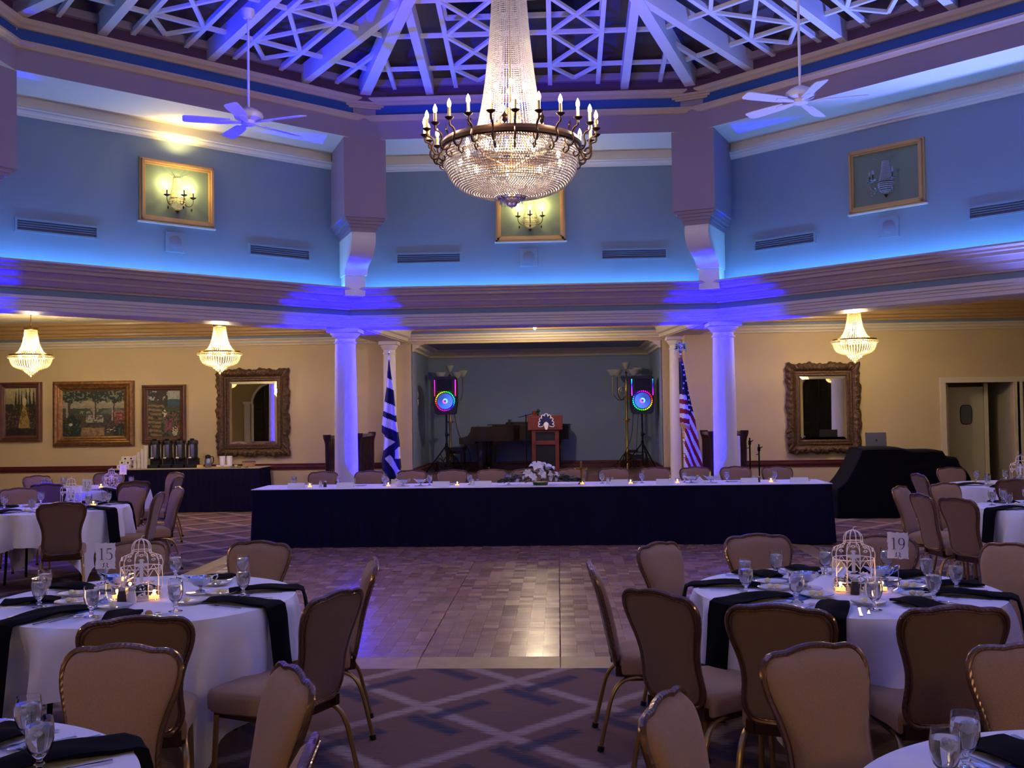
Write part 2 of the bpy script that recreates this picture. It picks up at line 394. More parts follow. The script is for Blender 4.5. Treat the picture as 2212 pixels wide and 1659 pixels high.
for i in range(7):
    link('edge_strip', eme, dance, (-3.85 + PW * (i + .5) + .49, 7.15 - 10.5, 0))
    link('edge_strip', eme, dance, (-3.85 + .49, 7.15 + PW * (i + .5) - 10.5, 0), (0, 0, -pi / 2))
    link('edge_strip', eme, dance, (-3.85 + 7 * PW + .49, 7.15 + PW * (i + .5) - 10.5, 0), (0, 0, pi / 2))

# ---- upper octagon walls
ZL, ZS = 3.46, 5.62
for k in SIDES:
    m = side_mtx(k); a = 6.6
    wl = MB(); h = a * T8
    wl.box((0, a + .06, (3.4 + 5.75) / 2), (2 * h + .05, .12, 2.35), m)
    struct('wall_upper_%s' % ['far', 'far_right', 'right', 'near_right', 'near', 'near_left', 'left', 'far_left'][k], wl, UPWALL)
# crown moulding on upper wall, soffit, header bands, plum frieze, plate
def ring(name, prof, m):
    mb = MB(); oct_ring(mb, prof); return struct(name, mb, m)
ring('trim_upper_crown', [(6.61, 5.365), (6.575, 5.37), (6.57, 5.395), (6.545, 5.405), (6.53, 5.425), (6.53, 5.44), (6.50, 5.45), (6.50, 5.465), (6.595, 5.47)], mat('white_trim', hexc(214, 208, 204), .4))
ring('trim_upper_frieze', [(6.592, 5.465), (6.592, 5.61)], WHITE)
ring('trim_soffit', [(6.64, 5.60), (5.62, 5.60)], WHITE)
ring('trim_header', [(5.62, 5.60), (5.60, 5.845), (5.60, 5.85)], MAUVE)
ring('trim_header_lower_tan', [(5.61, 5.84), (5.57, 5.85), (5.55, 5.88), (5.53, 5.90), (5.53, 5.925), (5.61, 5.93)], TANTRIM)
ring('trim_header_blue', [(5.60, 5.92), (5.60, 6.08)], BLUEBAND)
ring('trim_header_upper_tan', [(5.61, 6.07), (5.57, 6.075), (5.55, 6.10), (5.52, 6.12), (5.50, 6.15), (5.50, 6.17), (5.70, 6.175)], TANTRIM)
ring('trim_plum_frieze', [(5.60, 6.17), (5.60, 6.34)], DARKBAND)
ring('trim_wall_plate', [(5.66, 6.33), (5.54, 6.335), (5.54, 6.43), (5.70, 6.44)], MAUVE)
# entablature between columns (crown, fascias, grey-blue band, architrave, underside) and ledge
ring('trim_entablature', [(6.62, 3.47), (6.38, 3.47), (6.36, 3.585), (6.30, 3.59), (6.28, 3.565), (6.30, 3.55), (6.33, 3.545), (6.335, 3.52), (6.40, 3.50), (6.46, 3.465), (6.50, 3.42), (6.52, 3.415), (6.525, 3.385), (6.56, 3.38), (6.60, 3.34), (6.62, 3.325), (6.66, 3.32), (6.665, 3.295), (6.70, 3.29)], ENTAB)
ring('trim_entablature_blue', [(6.70, 3.295), (6.70, 3.21)], GREYBLUE)
ring('trim_architrave', [(6.70, 3.215), (6.67, 3.21), (6.67, 3.17), (6.70, 3.16), (6.70, 3.135), (6.73, 3.13), (6.73, 3.09), (6.755, 3.085), (6.755, 3.04), (6.77, 3.03), (7.27, 3.03), (7.27, 3.52)], mat('architrave_paint', hexc(198, 188, 188), 0.38))
# LED strip in the cove
for k in SIDES:
    mb = MB(); h = 6.5 * T8 - .22; mb.box((0, 6.45, 3.482), (2 * h, .02, .012), side_mtx(k))
    o = obj('led_strip', mb, COVE, None, False)
    tag(o, ['far cove LED strip glowing blue above the entablature', 'right cove LED strip glowing blue below the unlit sconce', 'LED strip in the cove on the right outside the frame', 'LED strip in the cove behind the camera on the right', 'LED strip in the cove behind the camera', 'LED strip in the cove behind the camera on the left', 'LED strip in the cove on the left outside the frame', 'left cove LED strip glowing blue below the lit sconce'][k], 'light strip', 'cove lights')

# pilasters at corners, corbels, consoles
CORN = {0: 'far right', 7: 'far left', 1: 'right', 6: 'left'}
def corner_mtx(k, a):   # corner between side k and k+1; local y outward
    return Matrix.Translation((CX, CY, 0)) @ Matrix.Rotation(-(k + .5) * pi / 4, 4, 'Z')
pil = None
def build_pilaster():
    C8 = 1 / cos(pi / 8)
    root = bpy.data.objects.new('trim_pilaster', None); root.empty_display_size = .1; COL.objects.link(root); root['kind'] = 'structure'
    y0 = 5.52 * C8; yb = 6.63 * C8
    s = MB(); s.box((0, (y0 + .02 + yb) / 2, (4.52 + 6.02) / 2), (.60, yb - y0 - .02, 6.02 - 4.52)); obj('shaft', s, MAUVE, root, False)
    c = MB()
    for d, z0, z1 in ((.008, 6.02, 6.045), (.025, 6.045, 6.075), (.045, 6.075, 6.11)): c.box((0, (y0 - d + yb) / 2, (z0 + z1) / 2), (.60 + 2 * d, yb - y0 + d, z1 - z0))
    obj('cap_moulding', c, TANTRIM, root, False)
    c = MB(); c.box((0, (y0 - .04 + yb) / 2, 6.19), (.68, yb - y0 + .04, .16)); obj('cap_block', c, DARKBAND, root, False)
    c = MB()
    for x, d, z0, z1 in ((.62, -.01, 4.48, 4.53), (.56, .03, 4.44, 4.48), (.50, .07, 4.40, 4.44), (.42, .11, 4.36, 4.40), (.38, .14, 4.30, 4.36)): c.box((0, (y0 + d + yb) / 2, (z0 + z1) / 2), (x, yb - y0 - d, z1 - z0))
    obj('corbel_moulding', c, MAUVE, root, False)
    # S-shaped console
    prof = [(y0 + .16, 4.30), (y0 + .14, 4.22), (y0 + .17, 4.12), (y0 + .26, 4.02), (y0 + .42, 3.95), (y0 + .60, 3.90), (y0 + .70, 3.84), (y0 + .74, 3.76)]
    pr = catmull([(p[0], p[1], 0) for p in prof], 4); poly = [(p[0], p[1]) for p in pr] + [(yb, 3.76), (yb, 4.30)]
    c = MB(); m = Matrix(((0, 0, 1, 0), (1, 0, 0, 0), (0, 1, 0, 0), (0, 0, 0, 1)))
    c.prism(poly, -.17, .17, m); obj('console', c, WHITE, root, True)
    c = MB(); c.box((0, (y0 + .80 + yb) / 2, 3.61), (.30, yb - y0 - .80, .30)); obj('wall_strip', c, WHITE, root, False)
    return root
pil = build_pilaster(); pil.location = (CX, CY, 0)
pil.rotation_euler = (0, 0, -7.5 * pi / 4)
for k in (0, 6, 1, 2, 3, 4, 5): dup(pil, (CX + {6: -.2, 1: .2}.get(k, 0), CY - (.2 if k in (6, 1) else 0), 0), -(k + .5) * pi / 4)

# ---- roof: hips, jacks, lattice on every side, deck, skylights
Z0R, SL = 6.205, 0.163
def zr(a): return Z0R + SL * (5.64 - a)
AR = 1.37 / T8
HIPM = mat('white_beam', hexc(222, 218, 226), 0.5, bump=('noise', 30, 0.05))
def beam_box(mb, p, q, w, h, mtx=None):   # beam from p to q (bottom centre line), width w (horizontal), height h
    p, q = Vector(p), Vector(q); d = (q - p).normalized(); s = Vector((-d.y, d.x, 0)).normalized() * w / 2; u = Vector((0, 0, h))
    vs = [p - s, p + s, q + s, q - s, p - s + u, p + s + u, q + s + u, q - s + u]
    mb.add([tuple(v) for v in vs], [(0, 1, 2, 3), (4, 7, 6, 5), (0, 4, 5, 1), (1, 5, 6, 2), (2, 6, 7, 3), (3, 7, 4, 0)], mtx)
roof = thing('roof_truss', 'white exposed timber roof frame with hips, rafters and crossed lattice braces', 'roof frame', (CX, CY, 0))
W2L = Matrix.Translation((-CX, -CY, 0))
def rl(name, fn, mt, k):
    mb = MB(); fn(mb, W2L @ side_mtx(k)); o = obj(name, mb, mt, roof, False); return o
def hip(mb, m):
    c = 1 / cos(pi / 8); mm = W2L @ Matrix.Translation((CX, CY, 0)); a0, a1 = 5.70, .35
    ang = kk * pi / 4 + pi / 8
    P = lambda a: (a * c * sin(ang), a * c * cos(ang), zr(a) - .03)
    beam_box(mb, P(a0), P(a1), .15, .26)
rowsA = [5.09, 4.25, 3.42, 2.5, 1.6]
meshcache = {}
for kk in SIDES:
    mb = MB(); hip(mb, None); obj('hip_beam', mb, HIPM, roof, False)
    mt = Matrix.Rotation(-kk * pi / 4, 4, 'Z')
    def part(nm, key, fn):
        if key not in meshcache:
            mb = MB(); fn(mb); meshcache[key] = mb.mesh(nm, HIPM)
        link(nm, meshcache[key], roof, None, (0, 0, -kk * pi / 4))
    for x in (-1.37, 0, 1.37):
        part('rafter', ('j', x), lambda mb: beam_box(mb, (x, 5.72, zr(5.72)), (x, AR if x else .5, zr(AR if x else .5)), .11, .24))
    for x in (-1.0, -.33, .33, 1.0):
        a1 = max(abs(x) / T8, .9)
        part('lattice_bar', ('t', x), lambda mb: beam_box(mb, (x, 5.72, zr(5.72) + .09), (x, a1, zr(a1) + .09), .06, .06))
    for x in (-1.87, 1.87):
        a1 = abs(x) / T8
        part('lattice_bar', ('t', x), lambda mb: beam_box(mb, (x, 5.72, zr(5.72) + .09), (x, a1, zr(a1) + .09), .055, .06))
    for a in rowsA:
        hw = a * T8
        part('purlin', ('r', a), lambda mb: beam_box(mb, (-hw, a, zr(a) + .10), (hw, a, zr(a) + .10), .05 if a != 3.42 else .12, .05 if a != 3.42 else .2))
    for sgn in (-1, 1):
        for i in range(4):
            x0, x1 = .33 * sgn, 1.0 * sgn
            aa = [5.60, 5.09, 4.25, 3.42, 2.5][i:i + 2]
            if i == 0:
                xm = (x0 + x1) / 2
                part('brace', ('d', sgn, i, 0), lambda mb: (beam_box(mb, (xm, 5.45, zr(5.45) + .095), (x0, 5.09, zr(5.09) + .095), .05, .04)))
                part('brace', ('d', sgn, i, 1), lambda mb: (beam_box(mb, (xm, 5.45, zr(5.45) + .095), (x1, 5.09, zr(5.09) + .095), .05, .04)))
            elif i < 3 or True:
                if i == 3: x1 = 1.0 * sgn
                part('brace', ('d', sgn, i, 0), lambda mb: beam_box(mb, (x0, aa[0], zr(aa[0]) + .095), (x1, aa[1], zr(aa[1]) + .095), .05, .04))
                part('brace', ('d', sgn, i, 1), lambda mb: beam_box(mb, (x1, aa[0], zr(aa[0]) + .10), (x0, aa[1], zr(aa[1]) + .10), .05, .04))
hub = MB(); hub.lathe([(.01, 7.0), (.42, 7.0), (.45, 7.06), (.45, 7.3), (.01, 7.32)], 24); obj('centre_hub', hub, HIPM, roof)
dk = MB(); c8 = 1 / cos(pi / 8)
oct_ring(dk, [(5.9, zr(5.9) + .42), (.05, zr(0.05) + .42)]); struct('ceiling_roof_deck', dk, DECK)
dk = MB(); oct_ring(dk, [(5.68, 6.2), (5.68, 7.0), (6.0, 7.0)]); struct('wall_roof_edge', dk, DECK)
for k, lab in ((0, 'dark square skylight in the far roof slope above the chandelier'), (7, 'dark square skylight in the left roof slope'), (1, 'dark square skylight in the right roof slope')):
    m = side_mtx(k); a0, a1 = 4.3, 3.0; mb = MB()
    zz = lambda a: zr(a) + .40
    mb.add([(-1.0, a0, zz(a0)), (1.0, a0, zz(a0)), (1.0, a1, zz(a1)), (-1.0, a1, zz(a1))], [(0, 1, 2, 3)], m)
    r = thing('skylight', lab, 'skylight'); obj('pane', mb, SKYGLASS, r, False)
    mb = MB()
    for p, q in (((-1, a0), (1, a0)), ((1, a0), (1, a1)), ((1, a1), (-1, a1)), ((-1, a1), (-1, a0)), ((0, a0), (0, a1))):
        beam_box(mb, m @ Vector((p[0], p[1], zz(p[1]) - .05)), m @ Vector((q[0], q[1], zz(q[1]) - .05)), .06, .07)
    obj('frame', mb, HIPM, r, False)

# ---- lower room: ceiling with octagonal opening, outer walls
XL, XR, YN = -14.5, 13.5, -4.0
YBL, YBR, YST = 19.3, 18.3, 19.0
ZC = 3.50
mb = MB(); R7 = [(CX + 7.26 * c8 * sin(pi / 8 + k * pi / 4), CY + 7.26 * c8 * cos(pi / 8 + k * pi / 4)) for k in range(8)]
# ceiling plate as 8 quads out to a big square
def ray_sq(x, y):
    dx, dy = x - CX, y - CY; t = min((XR - CX) / dx if dx > 0 else (XL - CX) / dx if dx < 0 else 1e9, (22.5 - CY) / dy if dy > 0 else (YN - CY) / dy if dy < 0 else 1e9)
    return (CX + dx * t, CY + dy * t)
corners = [(XR, 22.5), (XR, YN), (XL, YN), (XL, 22.5)]
inner = [(p[0], p[1], ZC) for p in R7]; outer = [(*ray_sq(*p), ZC) for p in R7]
vs = inner + outer + [(x, y, ZC) for x, y in corners]; fs = []
for i in range(8):
    j = (i + 1) % 8; a, b = outer[i], outer[j]
    cidx = [q for q, (x, y) in enumerate(corners) if (abs(a[0] - x) < 1e-6 or abs(a[1] - y) < 1e-6) and (abs(b[0] - x) < 1e-6 or abs(b[1] - y) < 1e-6) and not (abs(a[0] - b[0]) < 1e-6 or abs(a[1] - b[1]) < 1e-6)]
    fs.append((i, j, 8 + j, 16 + cidx[0], 8 + i) if cidx else (i, j, 8 + j, 8 + i))
mb.add(vs, fs); ceil = struct('ceiling', mb, tile_material())
# ceiling tiles in the bays the photo shows
tm = MB(); tm.rbox((0, 0, -.008), (1.19, .59, .016), .006); tme = tm.mesh('ceiling_tile', tile_material())
for xa, xb, ya, yb in ((-12.6, -5.4, 12.2, 18.8), (4.8, 12.0, 11.0, 17.6)):
    x = xa
    while x < xb:
        y = ya
        while y < yb:
            if hypot(x + .6 - CX, y + .3 - CY) > 8.2: link('ceiling_tile', tme, ceil, (x + .6, y + .3, ZC))
            y += .61
        x += 1.22
def wall(name, x0, x1, y0, y1, z0, z1, m=TAN):
    mb = MB(); mb.box(((x0 + x1) / 2, (y0 + y1) / 2, (z0 + z1) / 2), (x1 - x0, y1 - y0, z1 - z0)); return struct(name, mb, m)
wall('wall_back_left', XL, -2.68, YBL, YBL + .12, 0, 3.6)
wall('wall_stage_pier_left', -3.02, -2.68, YST, YBL + .1, 0, 3.6)
wall('wall_stage_pier_right', 1.90, 2.24, YST, YST + .4, 0, 3.6)
wall('wall_back_jog', 2.24, 2.36, YBR, YST + .4, 0, 3.6)
D0, D1, D2, D3 = 6.72, 7.88, 8.02, 9.2   # door openings
wall('wall_back_right', 2.36, D0, YBR, YBR + .12, 0, 3.6)
wall('wall_over_doors', D0, D3, YBR, YBR + .12, 2.12, 3.6)
wall('wall_between_doors', D1, D2, YBR, YBR + .12, 0, 2.12)
wall('wall_back_far_right', D3, XR, YBR, YBR + .12, 0, 3.6)
wall('wall_left', XL - .12, XL, YN, YBL, 0, 3.6); wall('wall_right', XR, XR + .12, YN, YBR, 0, 3.6); wall('wall_near', XL, XR, YN - .12, YN, 0, 3.6)
wall('wall_service_corridor', D0 - .1, D3 + .1, YBR + 1.5, YBR + 1.6, 0, 2.6, DOORP)
wall('wall_service_left', D0 - .1, D0, YBR + .12, YBR + 1.5, 0, 2.6, DOORP)
wall('wall_service_mid', D1 + .02, D2 - .02, YBR + .12, YBR + 1.5, 0, 2.6, DOORP); wall('wall_service_right', D3, D3 + .1, YBR + .12, YBR + 1.5, 0, 2.6, DOORP)
wall('ceiling_service', D0 - .1, D3 + .1, YBR + .12, YBR + 1.6, 2.5, 2.6, DOORP)
# stage niche
SX0, SX1, SYB, SZ = -2.68, 1.90, 21.4, 0.57
wall('wall_stage_left', SX0 - .1, SX0, YST + .05, SYB, 0, 3.6, STAGEBLUE); wall('wall_stage_right', SX1, SX1 + .1, YST + .4, SYB, 0, 3.6, STAGEBLUE)
mb = MB(); mb.box((SX1 + .002, YST + .2, 1.8), (.012, .4, 3.6)); mb.box((SX0 - .002, YST + .2, 1.8), (.012, .4, 3.6)); struct('wall_stage_returns', mb, STAGEBLUE)
wall('wall_stage_back', SX0 - .1, SX1 + .1, SYB, SYB + .1, 0, 3.6, STAGEBLUE)
wall('ceiling_stage', SX0, SX1, YST, SYB, 3.02, 3.12, STAGEBLUE)
wall('wall_stage_header', SX0 - .34, SX1 + .34, YST - .02, YST + .1, 3.0, 3.6)
stf = MB(); stf.box(((SX0 + SX1) / 2, (YST + SYB) / 2 - .1, SZ / 2), (SX1 - SX0, SYB - YST + .2, SZ)); struct('floor_stage', stf, mat('stage_floor_wood', hexc(104, 76, 56), 0.45, vary=(4, .2)))
def run_mould(name, path, prof, m):
    # prof: (projection, z) swept along straight path from p to q, projecting to the left-hand side normal
    mb = MB()
    for (p, q) in path:
        p, q = Vector((*p, 0)), Vector((*q, 0)); d = (q - p).normalized(); n = Vector((-d.y, d.x, 0))
        rs = [[tuple(e + n * pr + Vector((0, 0, z))) for e in (p, q)] for pr, z in prof]
        vs = [v for r in rs for v in r]; fs = [(2 * i, 2 * i + 1, 2 * i + 3, 2 * i + 2) for i in range(len(rs) - 1)]
        L0 = [2 * i for i in range(len(rs))]; fs += [tuple(L0), tuple(i + 1 for i in L0)]
        mb.add(vs, fs)
    return struct(name, mb, m)
# inner cornice of the stage
run_mould('trim_stage_inner', [((SX1, SYB), (SX0, SYB)), ((SX0, SYB), (SX0, YST)), ((SX1, YST), (SX1, SYB))], [(0, 2.86), (.05, 2.87), (.06, 2.91), (.12, 2.93), (.14, 2.97), (.22, 2.99), (.24, 3.02), (0, 3.02)], CREAMTRIM)
run_mould('baseboard_stage', [((SX1, SYB), (SX0, SYB)), ((SX0, SYB), (SX0, YST)), ((SX1, YST), (SX1, SYB))], [(0, .56), (.04, .56), (.04, .65), (.025, .67), (.025, .70), (0, .71)], BURG)
lo = [(0, 3.04), (.04, 3.045), (.05, 3.08), (.08, 3.09), (.09, 3.13), (.13, 3.14), (.14, 3.17), (.17, 3.175)]
mid = [(.165, 3.17), (.165, 3.215)]
hi = [(.16, 3.21), (.20, 3.22), (.21, 3.25), (.26, 3.26), (.27, 3.30), (.33, 3.31), (.35, 3.36), (.40, 3.38), (.42, 3.43), (.47, 3.45), (.48, 3.50), (0, 3.50)]
runsL = [((-3.02, YBL), (XL, YBL))]; runsR = [((XR, YBR), (2.24, YBR))]; runsS = [((2.24, YST - .02), (-3.02, YST - .02))]
for nm, rr in (('left', runsL), ('right', runsR), ('stage', runsS)):
    run_mould('trim_cornice_%s' % nm, rr, lo + [(0, 3.175)], CREAMTRIM); run_mould('trim_cornice_band_%s' % nm, rr, [(0, 3.17)] + mid + [(0, 3.215)], GREYBLUE); run_mould('trim_cornice_top_%s' % nm, rr, [(0, 3.21)] + hi, BROWNTRIM)
railp = [(0, .70), (.02, .70), (.025, .73), (.04, .745), (.04, .775), (.025, .785), (.03, .81), (0, .815)]
run_mould('trim_chair_rail_left', runsL, railp, BURG); run_mould('trim_chair_rail_right', [((D0 - .09, YBR), (2.24, YBR))], railp, BURG); run_mould('trim_chair_rail_far_right', [((XR, YBR), (D3 + .1, YBR))], railp, BURG)
run_mould('trim_chair_rail_post', [((D2 - .01, YBR), (D1 + .01, YBR))], railp, BURG)
run_mould('trim_chair_rail_stage', [((2.24, YST), (1.9, YST)), ((-2.68, YST), (-3.02, YST))], [(0, .55), (.03, .55), (.03, .66), (0, .68)], BURG)
run_mould('baseboard_back_left', runsL, [(0, 0), (.02, 0), (.02, .12), (0, .13)], BURG); run_mould('baseboard_back_right', [((D0 - .09, YBR), (2.24, YBR))], [(0, 0), (.02, 0), (.02, .12), (0, .13)], BURG)
# cased openings
mb = MB()
for x in (D0, D1, D2, D3):
    w_ = .09; mb.box((x + (-w_ / 2 if x in (D0, D2) else w_ / 2), YBR - .02, 1.09), (w_, .05, 2.18))
mb.box(((D0 + D3) / 2, YBR - .024, 2.168), (D3 - D0 + .19, .056, .094)); struct('trim_door_casing', mb, CREAMTRIM)
dr = thing('service_door', 'cream swing door with a small rounded window, inside the right doorway', 'door', (6.95, YBR + .55, 0))
mb = MB(); mb.rbox((.32, 0, 1.03), (.62, .045, 2.05), .004); obj('door_leaf', mb, DOORP, dr, False)
pts = [(.32 + .10 * (abs(cos(t)) ** .5) * (1 if cos(t) > 0 else -1), 1.56 + .17 * (abs(sin(t)) ** .5) * (1 if sin(t) > 0 else -1)) for t in [2 * pi * i / 28 for i in range(28)]]
MX = Matrix(((1, 0, 0, 0), (0, 0, 1, 0), (0, 1, 0, 0), (0, 0, 0, 1)))   # (x, z, y)
mb = MB(); mb.prism(pts, -.03, -.02, MX); obj('door_window', mb, mat('grey_window', hexc(84, 84, 90), .3), dr, False)
mb = MB(); mb.ring_tube([(x, -.03, z) for x, z in pts], .008, 6); obj('window_gasket', mb, BLACKP, dr)
mb = MB(); mb.box((-.02, 0, 1.06), (.06, .09, 2.12)); mb.box((.67, 0, 1.06), (.07, .09, 2.12)); obj('door_jamb', mb, CREAMTRIM, dr, False)

# beams between front columns and rear columns
for sx, nm in ((-1, 'left'), (1, 'right')):
    x0 = CX + sx * 2.9; x1 = -3.03 if sx < 0 else 2.15
    mb = MB(); y0, y1 = 15.8, YST - .02
    beam_box(mb, (x0, y0, 3.03), (x1, y1, 3.03), .50, .5); struct('ceiling_beam_%s' % nm, mb, mat('beam_paint', hexc(188, 172, 150), 0.5))
    pa = ((x1 + .25, y1), (x0 + .25, y0)) ; pb = ((x0 - .25, y0), (x1 - .25, y1))
    run_mould('trim_beam_%s' % nm, [pb, pa], [(0, 3.04), (.04, 3.045), (.06, 3.1), (.1, 3.12), (.12, 3.17), (.14, 3.22), (.2, 3.25), (.25, 3.33), (.33, 3.38), (.36, 3.5), (0, 3.5)], CREAMTRIM)

# ------------------------------------------------------------------ columns
def column(name, r, H, label, loc, group):
    root = thing(name, label, 'column', loc, 0, group)
    s = MB(); prof = [(r * 1.0, .22)] + [(r * (1.02 - .14 * (t ** 1.8)), .22 + (H - .45) * t) for t in [i / 12 for i in range(13)]]
    s.lathe(prof, 40); obj('shaft', s, WHITE, root)
    b = MB(); b.box((0, 0, .05), (r * 2.7, r * 2.7, .10)); b.lathe([(r * 1.3, .10), (r * 1.34, .13), (r * 1.3, .16), (r * 1.15, .165), (r * 1.13, .19), (r * 1.18, .20), (r * 1.02, .225)], 40); obj('base', b, WHITE, root)
    z = H - .23
    c = MB(); c.lathe([(r * .88, z), (r * .98, z + .01), (r * .98, z + .03), (r * .88, z + .035), (r * .88, z + .08), (r * .96, z + .085), (r * 1.12, z + .12), (r * 1.28, z + .15), (r * 1.30, z + .165)], 40); obj('capital', c, WHITE, root)
    c = MB(); c.box((0, 0, H - .03), (r * 2.75, r * 2.75, .06)); obj('abacus', c, WHITE, root, False)
    return root
cols = {}
CL = {7: 'white front column left of the stage, lit deep blue on its right half', 0: 'white front column right of the stage, lit deep blue on its left half'}
for k in (7, 0, 1, 2, 3, 4, 5, 6):
    ang = k * pi / 4 + pi / 8; R = 7.0 * c8; loc = (CX + R * sin(ang), CY + R * cos(ang), 0)
    if k == 7: col0 = column('column', .178, 3.03, CL[7], loc, 'columns around the hall'); cols[k] = col0
    else: cols[k] = dup(col0, loc, 0, CL.get(k, 'white column of the hall outside the photo'), 'columns around the hall')
rc = column('engaged_column', .125, 3.03, 'slim cream column behind the blue and white flag', (-3.05, 18.72, 0), 'slim columns beside the stage')
dup(rc, (2.13, 18.72, 0), 0, 'slim cream column behind the red striped flag', 'slim columns beside the stage')
# uplights
upl = None
for k in SIDES:
    L = cols[k].location; d = Vector((CX - L.x, CY - L.y, 0)).normalized(); t = Vector((-d.y, d.x, 0))
    if k == 7: off = Vector((.62, -.14, 0))
    elif k == 0: off = Vector((-.62, -.14, 0))
    elif k == 6: off = Vector((.44, .44, 0))
    else: off = d * .5
    p = L + off
    if upl is None:
        upl = thing('uplight', 'blue LED uplight can at the foot of the right front column', 'lamp', p, 0, 'uplights at the columns')
        mb = MB(); mb.lathe([(.01, .0), (.10, .0), (.10, .16), (.085, .17), (.08, .15), (.01, .15)], 20); obj('housing', mb, BLACKM, upl)
        mb = MB(); mb.lathe([(.005, .152), (.075, .152)], 20); obj('lens', mb, mat('blue_lens', (0, 0, 0.2, 1), .3, emit=(0, 0, 1, 1), es=4), upl)
    else: dup(upl, p, 0, 'blue LED uplight can at the foot of the %s column' % {7: 'left front', 0: 'right front', 1: 'right side', 2: 'near right side', 3: 'right column behind the camera', 4: 'left column behind the camera', 5: 'near left side', 6: 'left side'}[k])
    if k == 5: spot('uplight_beam', p + Vector((0, 0, .2)), (-1.9, 12.0, 6.6), 3200, BLUE, radians(30), .6, .08)
    elif k == 6: spot('uplight_beam', p + Vector((0, 0, .2)), L - off * .5 + Vector((0, 0, 3.6)), P_UP, BLUE, radians(46), .5)
    if k in (5, 6): pass
    elif k in (7, 0): spot('uplight_beam', p + Vector((0, 0, .2)), L - off * .5 + Vector((0, 0, 3.6)), P_UP, BLUE, radians(46), .5)
    else: spot('uplight_beam', p + Vector((0, 0, .2)), p + d * 2.2 + Vector((0, 0, 5)), P_ROOF, ROOFBLUE, radians(58), .7, .12)
#@@PART2
# ------------------------------------------------------------------ chandeliers
def icobead(mb, c, r, sz=1.0):
    x, y, z = c
    vs = [(x, y, z - r * sz)] + [(x + r * .92 * cos(a), y + r * .92 * sin(a), z - r * .35 * sz) for a in [i * pi * 2 / 5 for i in range(5)]] + [(x + r * .92 * cos(a), y + r * .92 * sin(a), z + r * .35 * sz) for a in [(i + .5) * pi * 2 / 5 for i in range(5)]] + [(x, y, z + r * sz)]
    fs = [(0, (i + 1) % 5 + 1, i + 1) for i in range(5)] + [(i + 1, (i + 1) % 5 + 1, i + 6) for i in range(5)] + [((i + 1) % 5 + 1, (i + 1) % 5 + 6, i + 6) for i in range(5)] + [(i + 6, (i + 1) % 5 + 6, 11) for i in range(5)]
    mb.add(vs, fs)
def interp(prof, t):
    # prof list of (r,z), t 0..1 by length
    L = [0]
    for a, b in zip(prof, prof[1:]): L.append(L[-1] + hypot(b[0] - a[0], b[1] - a[1]))
    s = t * L[-1]
    for i in range(len(prof) - 1):
        if s <= L[i + 1] + 1e-9:
            q = (s - L[i]) / max(1e-9, L[i + 1] - L[i]); a, b = prof[i], prof[i + 1]
            return (a[0] + (b[0] - a[0]) * q, a[1] + (b[1] - a[1]) * q)
    return prof[-1]
def plen(prof): return sum(hypot(b[0] - a[0], b[1] - a[1]) for a, b in zip(prof, prof[1:]))
big = thing('grand_chandelier', 'huge crystal bead chandelier with a ring of lit candle bulbs, centre of the dome', 'chandelier', (CX, CY, 0))
# tall bead canopy
cp = catmull([(.135, 5.62, 0), (.145, 5.3, 0), (.165, 5.0, 0), (.195, 4.7, 0), (.235, 4.4, 0), (.30, 4.10, 0), (.335, 4.03, 0)], 6); cp = [(p[0], p[1]) for p in cp]
mb = MB(); NS = 60; nb = int(plen(cp) / .0185)
for i in range(nb + 1):
    r, z = interp(cp, i / nb)
    for k in range(NS):
        a = 2 * pi * (k + .5 * (i % 1)) / NS; icobead(mb, (r * cos(a), r * sin(a), z), .0092 * min(1, .45 + r / .3))
obj('bead_canopy', mb, BEAD, big, False, stuff=True)
# bowl: rows of beads down to a small base ring
bp = catmull([(.585, 3.955, 0), (.580, 3.90, 0), (.562, 3.80, 0), (.52, 3.71, 0), (.44, 3.635, 0), (.32, 3.585, 0), (.17, 3.56, 0), (.14, 3.55, 0)], 5); bp = [(p[0], p[1]) for p in bp]
mb = MB(); rows = int(plen(bp) / .0215)
for i in range(rows + 1):
    r, z = interp(bp, i / rows); n = max(24, int(2 * pi * r / .0215))
    for k in range(n): icobead(mb, (r * cos(2 * pi * k / n), r * sin(2 * pi * k / n), z), .0098)
obj('bead_bowl', mb, BEAD, big, False, stuff=True)
ip = [(.30, 3.99), (.52, 3.97)]
mb = MB(); mb.lathe([(.575, 3.955), (.60, 3.955), (.61, 3.965), (.61, 3.995), (.60, 4.005), (.59, 4.03), (.57, 4.035), (.565, 4.0), (.575, 3.955)], 72); obj('rim_ring', mb, DKBRONZE, big)
mb = MB(); mb.lathe([(.33, 4.0), (.345, 4.0), (.345, 4.03), (.33, 4.03), (.33, 4.0)], 48); obj('inner_ring', mb, DKBRONZE, big)
mb = MB(); mb.ring_tube([(.585 * .62 * cos(a), .585 * .62 * sin(a), 3.68) for a in [2 * pi * i / 40 for i in range(40)]], .008, 6); obj('bowl_hoop', mb, BRASS, big)
mb = MB(); mb.lathe([(.13, 5.60), (.15, 5.60), (.16, 5.64), (.15, 5.68), (.10, 5.72), (.03, 5.76), (.012, 5.8), (.012, 7.0), (.001, 7.0)], 24); obj('crown', mb, BRASS, big)
mb = MB(); mb.lathe([(.14, 3.565), (.12, 3.535), (.09, 3.53), (.07, 3.505), (.05, 3.50), (.04, 3.475), (.012, 3.465), (.001, 3.45)], 24)
for k in range(14): mb.tube([(.10 * cos(2 * pi * k / 14), .10 * sin(2 * pi * k / 14), 3.53), (.10 * cos(2 * pi * k / 14), .10 * sin(2 * pi * k / 14), 3.485)], .007, 6)
obj('finial', mb, GLASS, big)
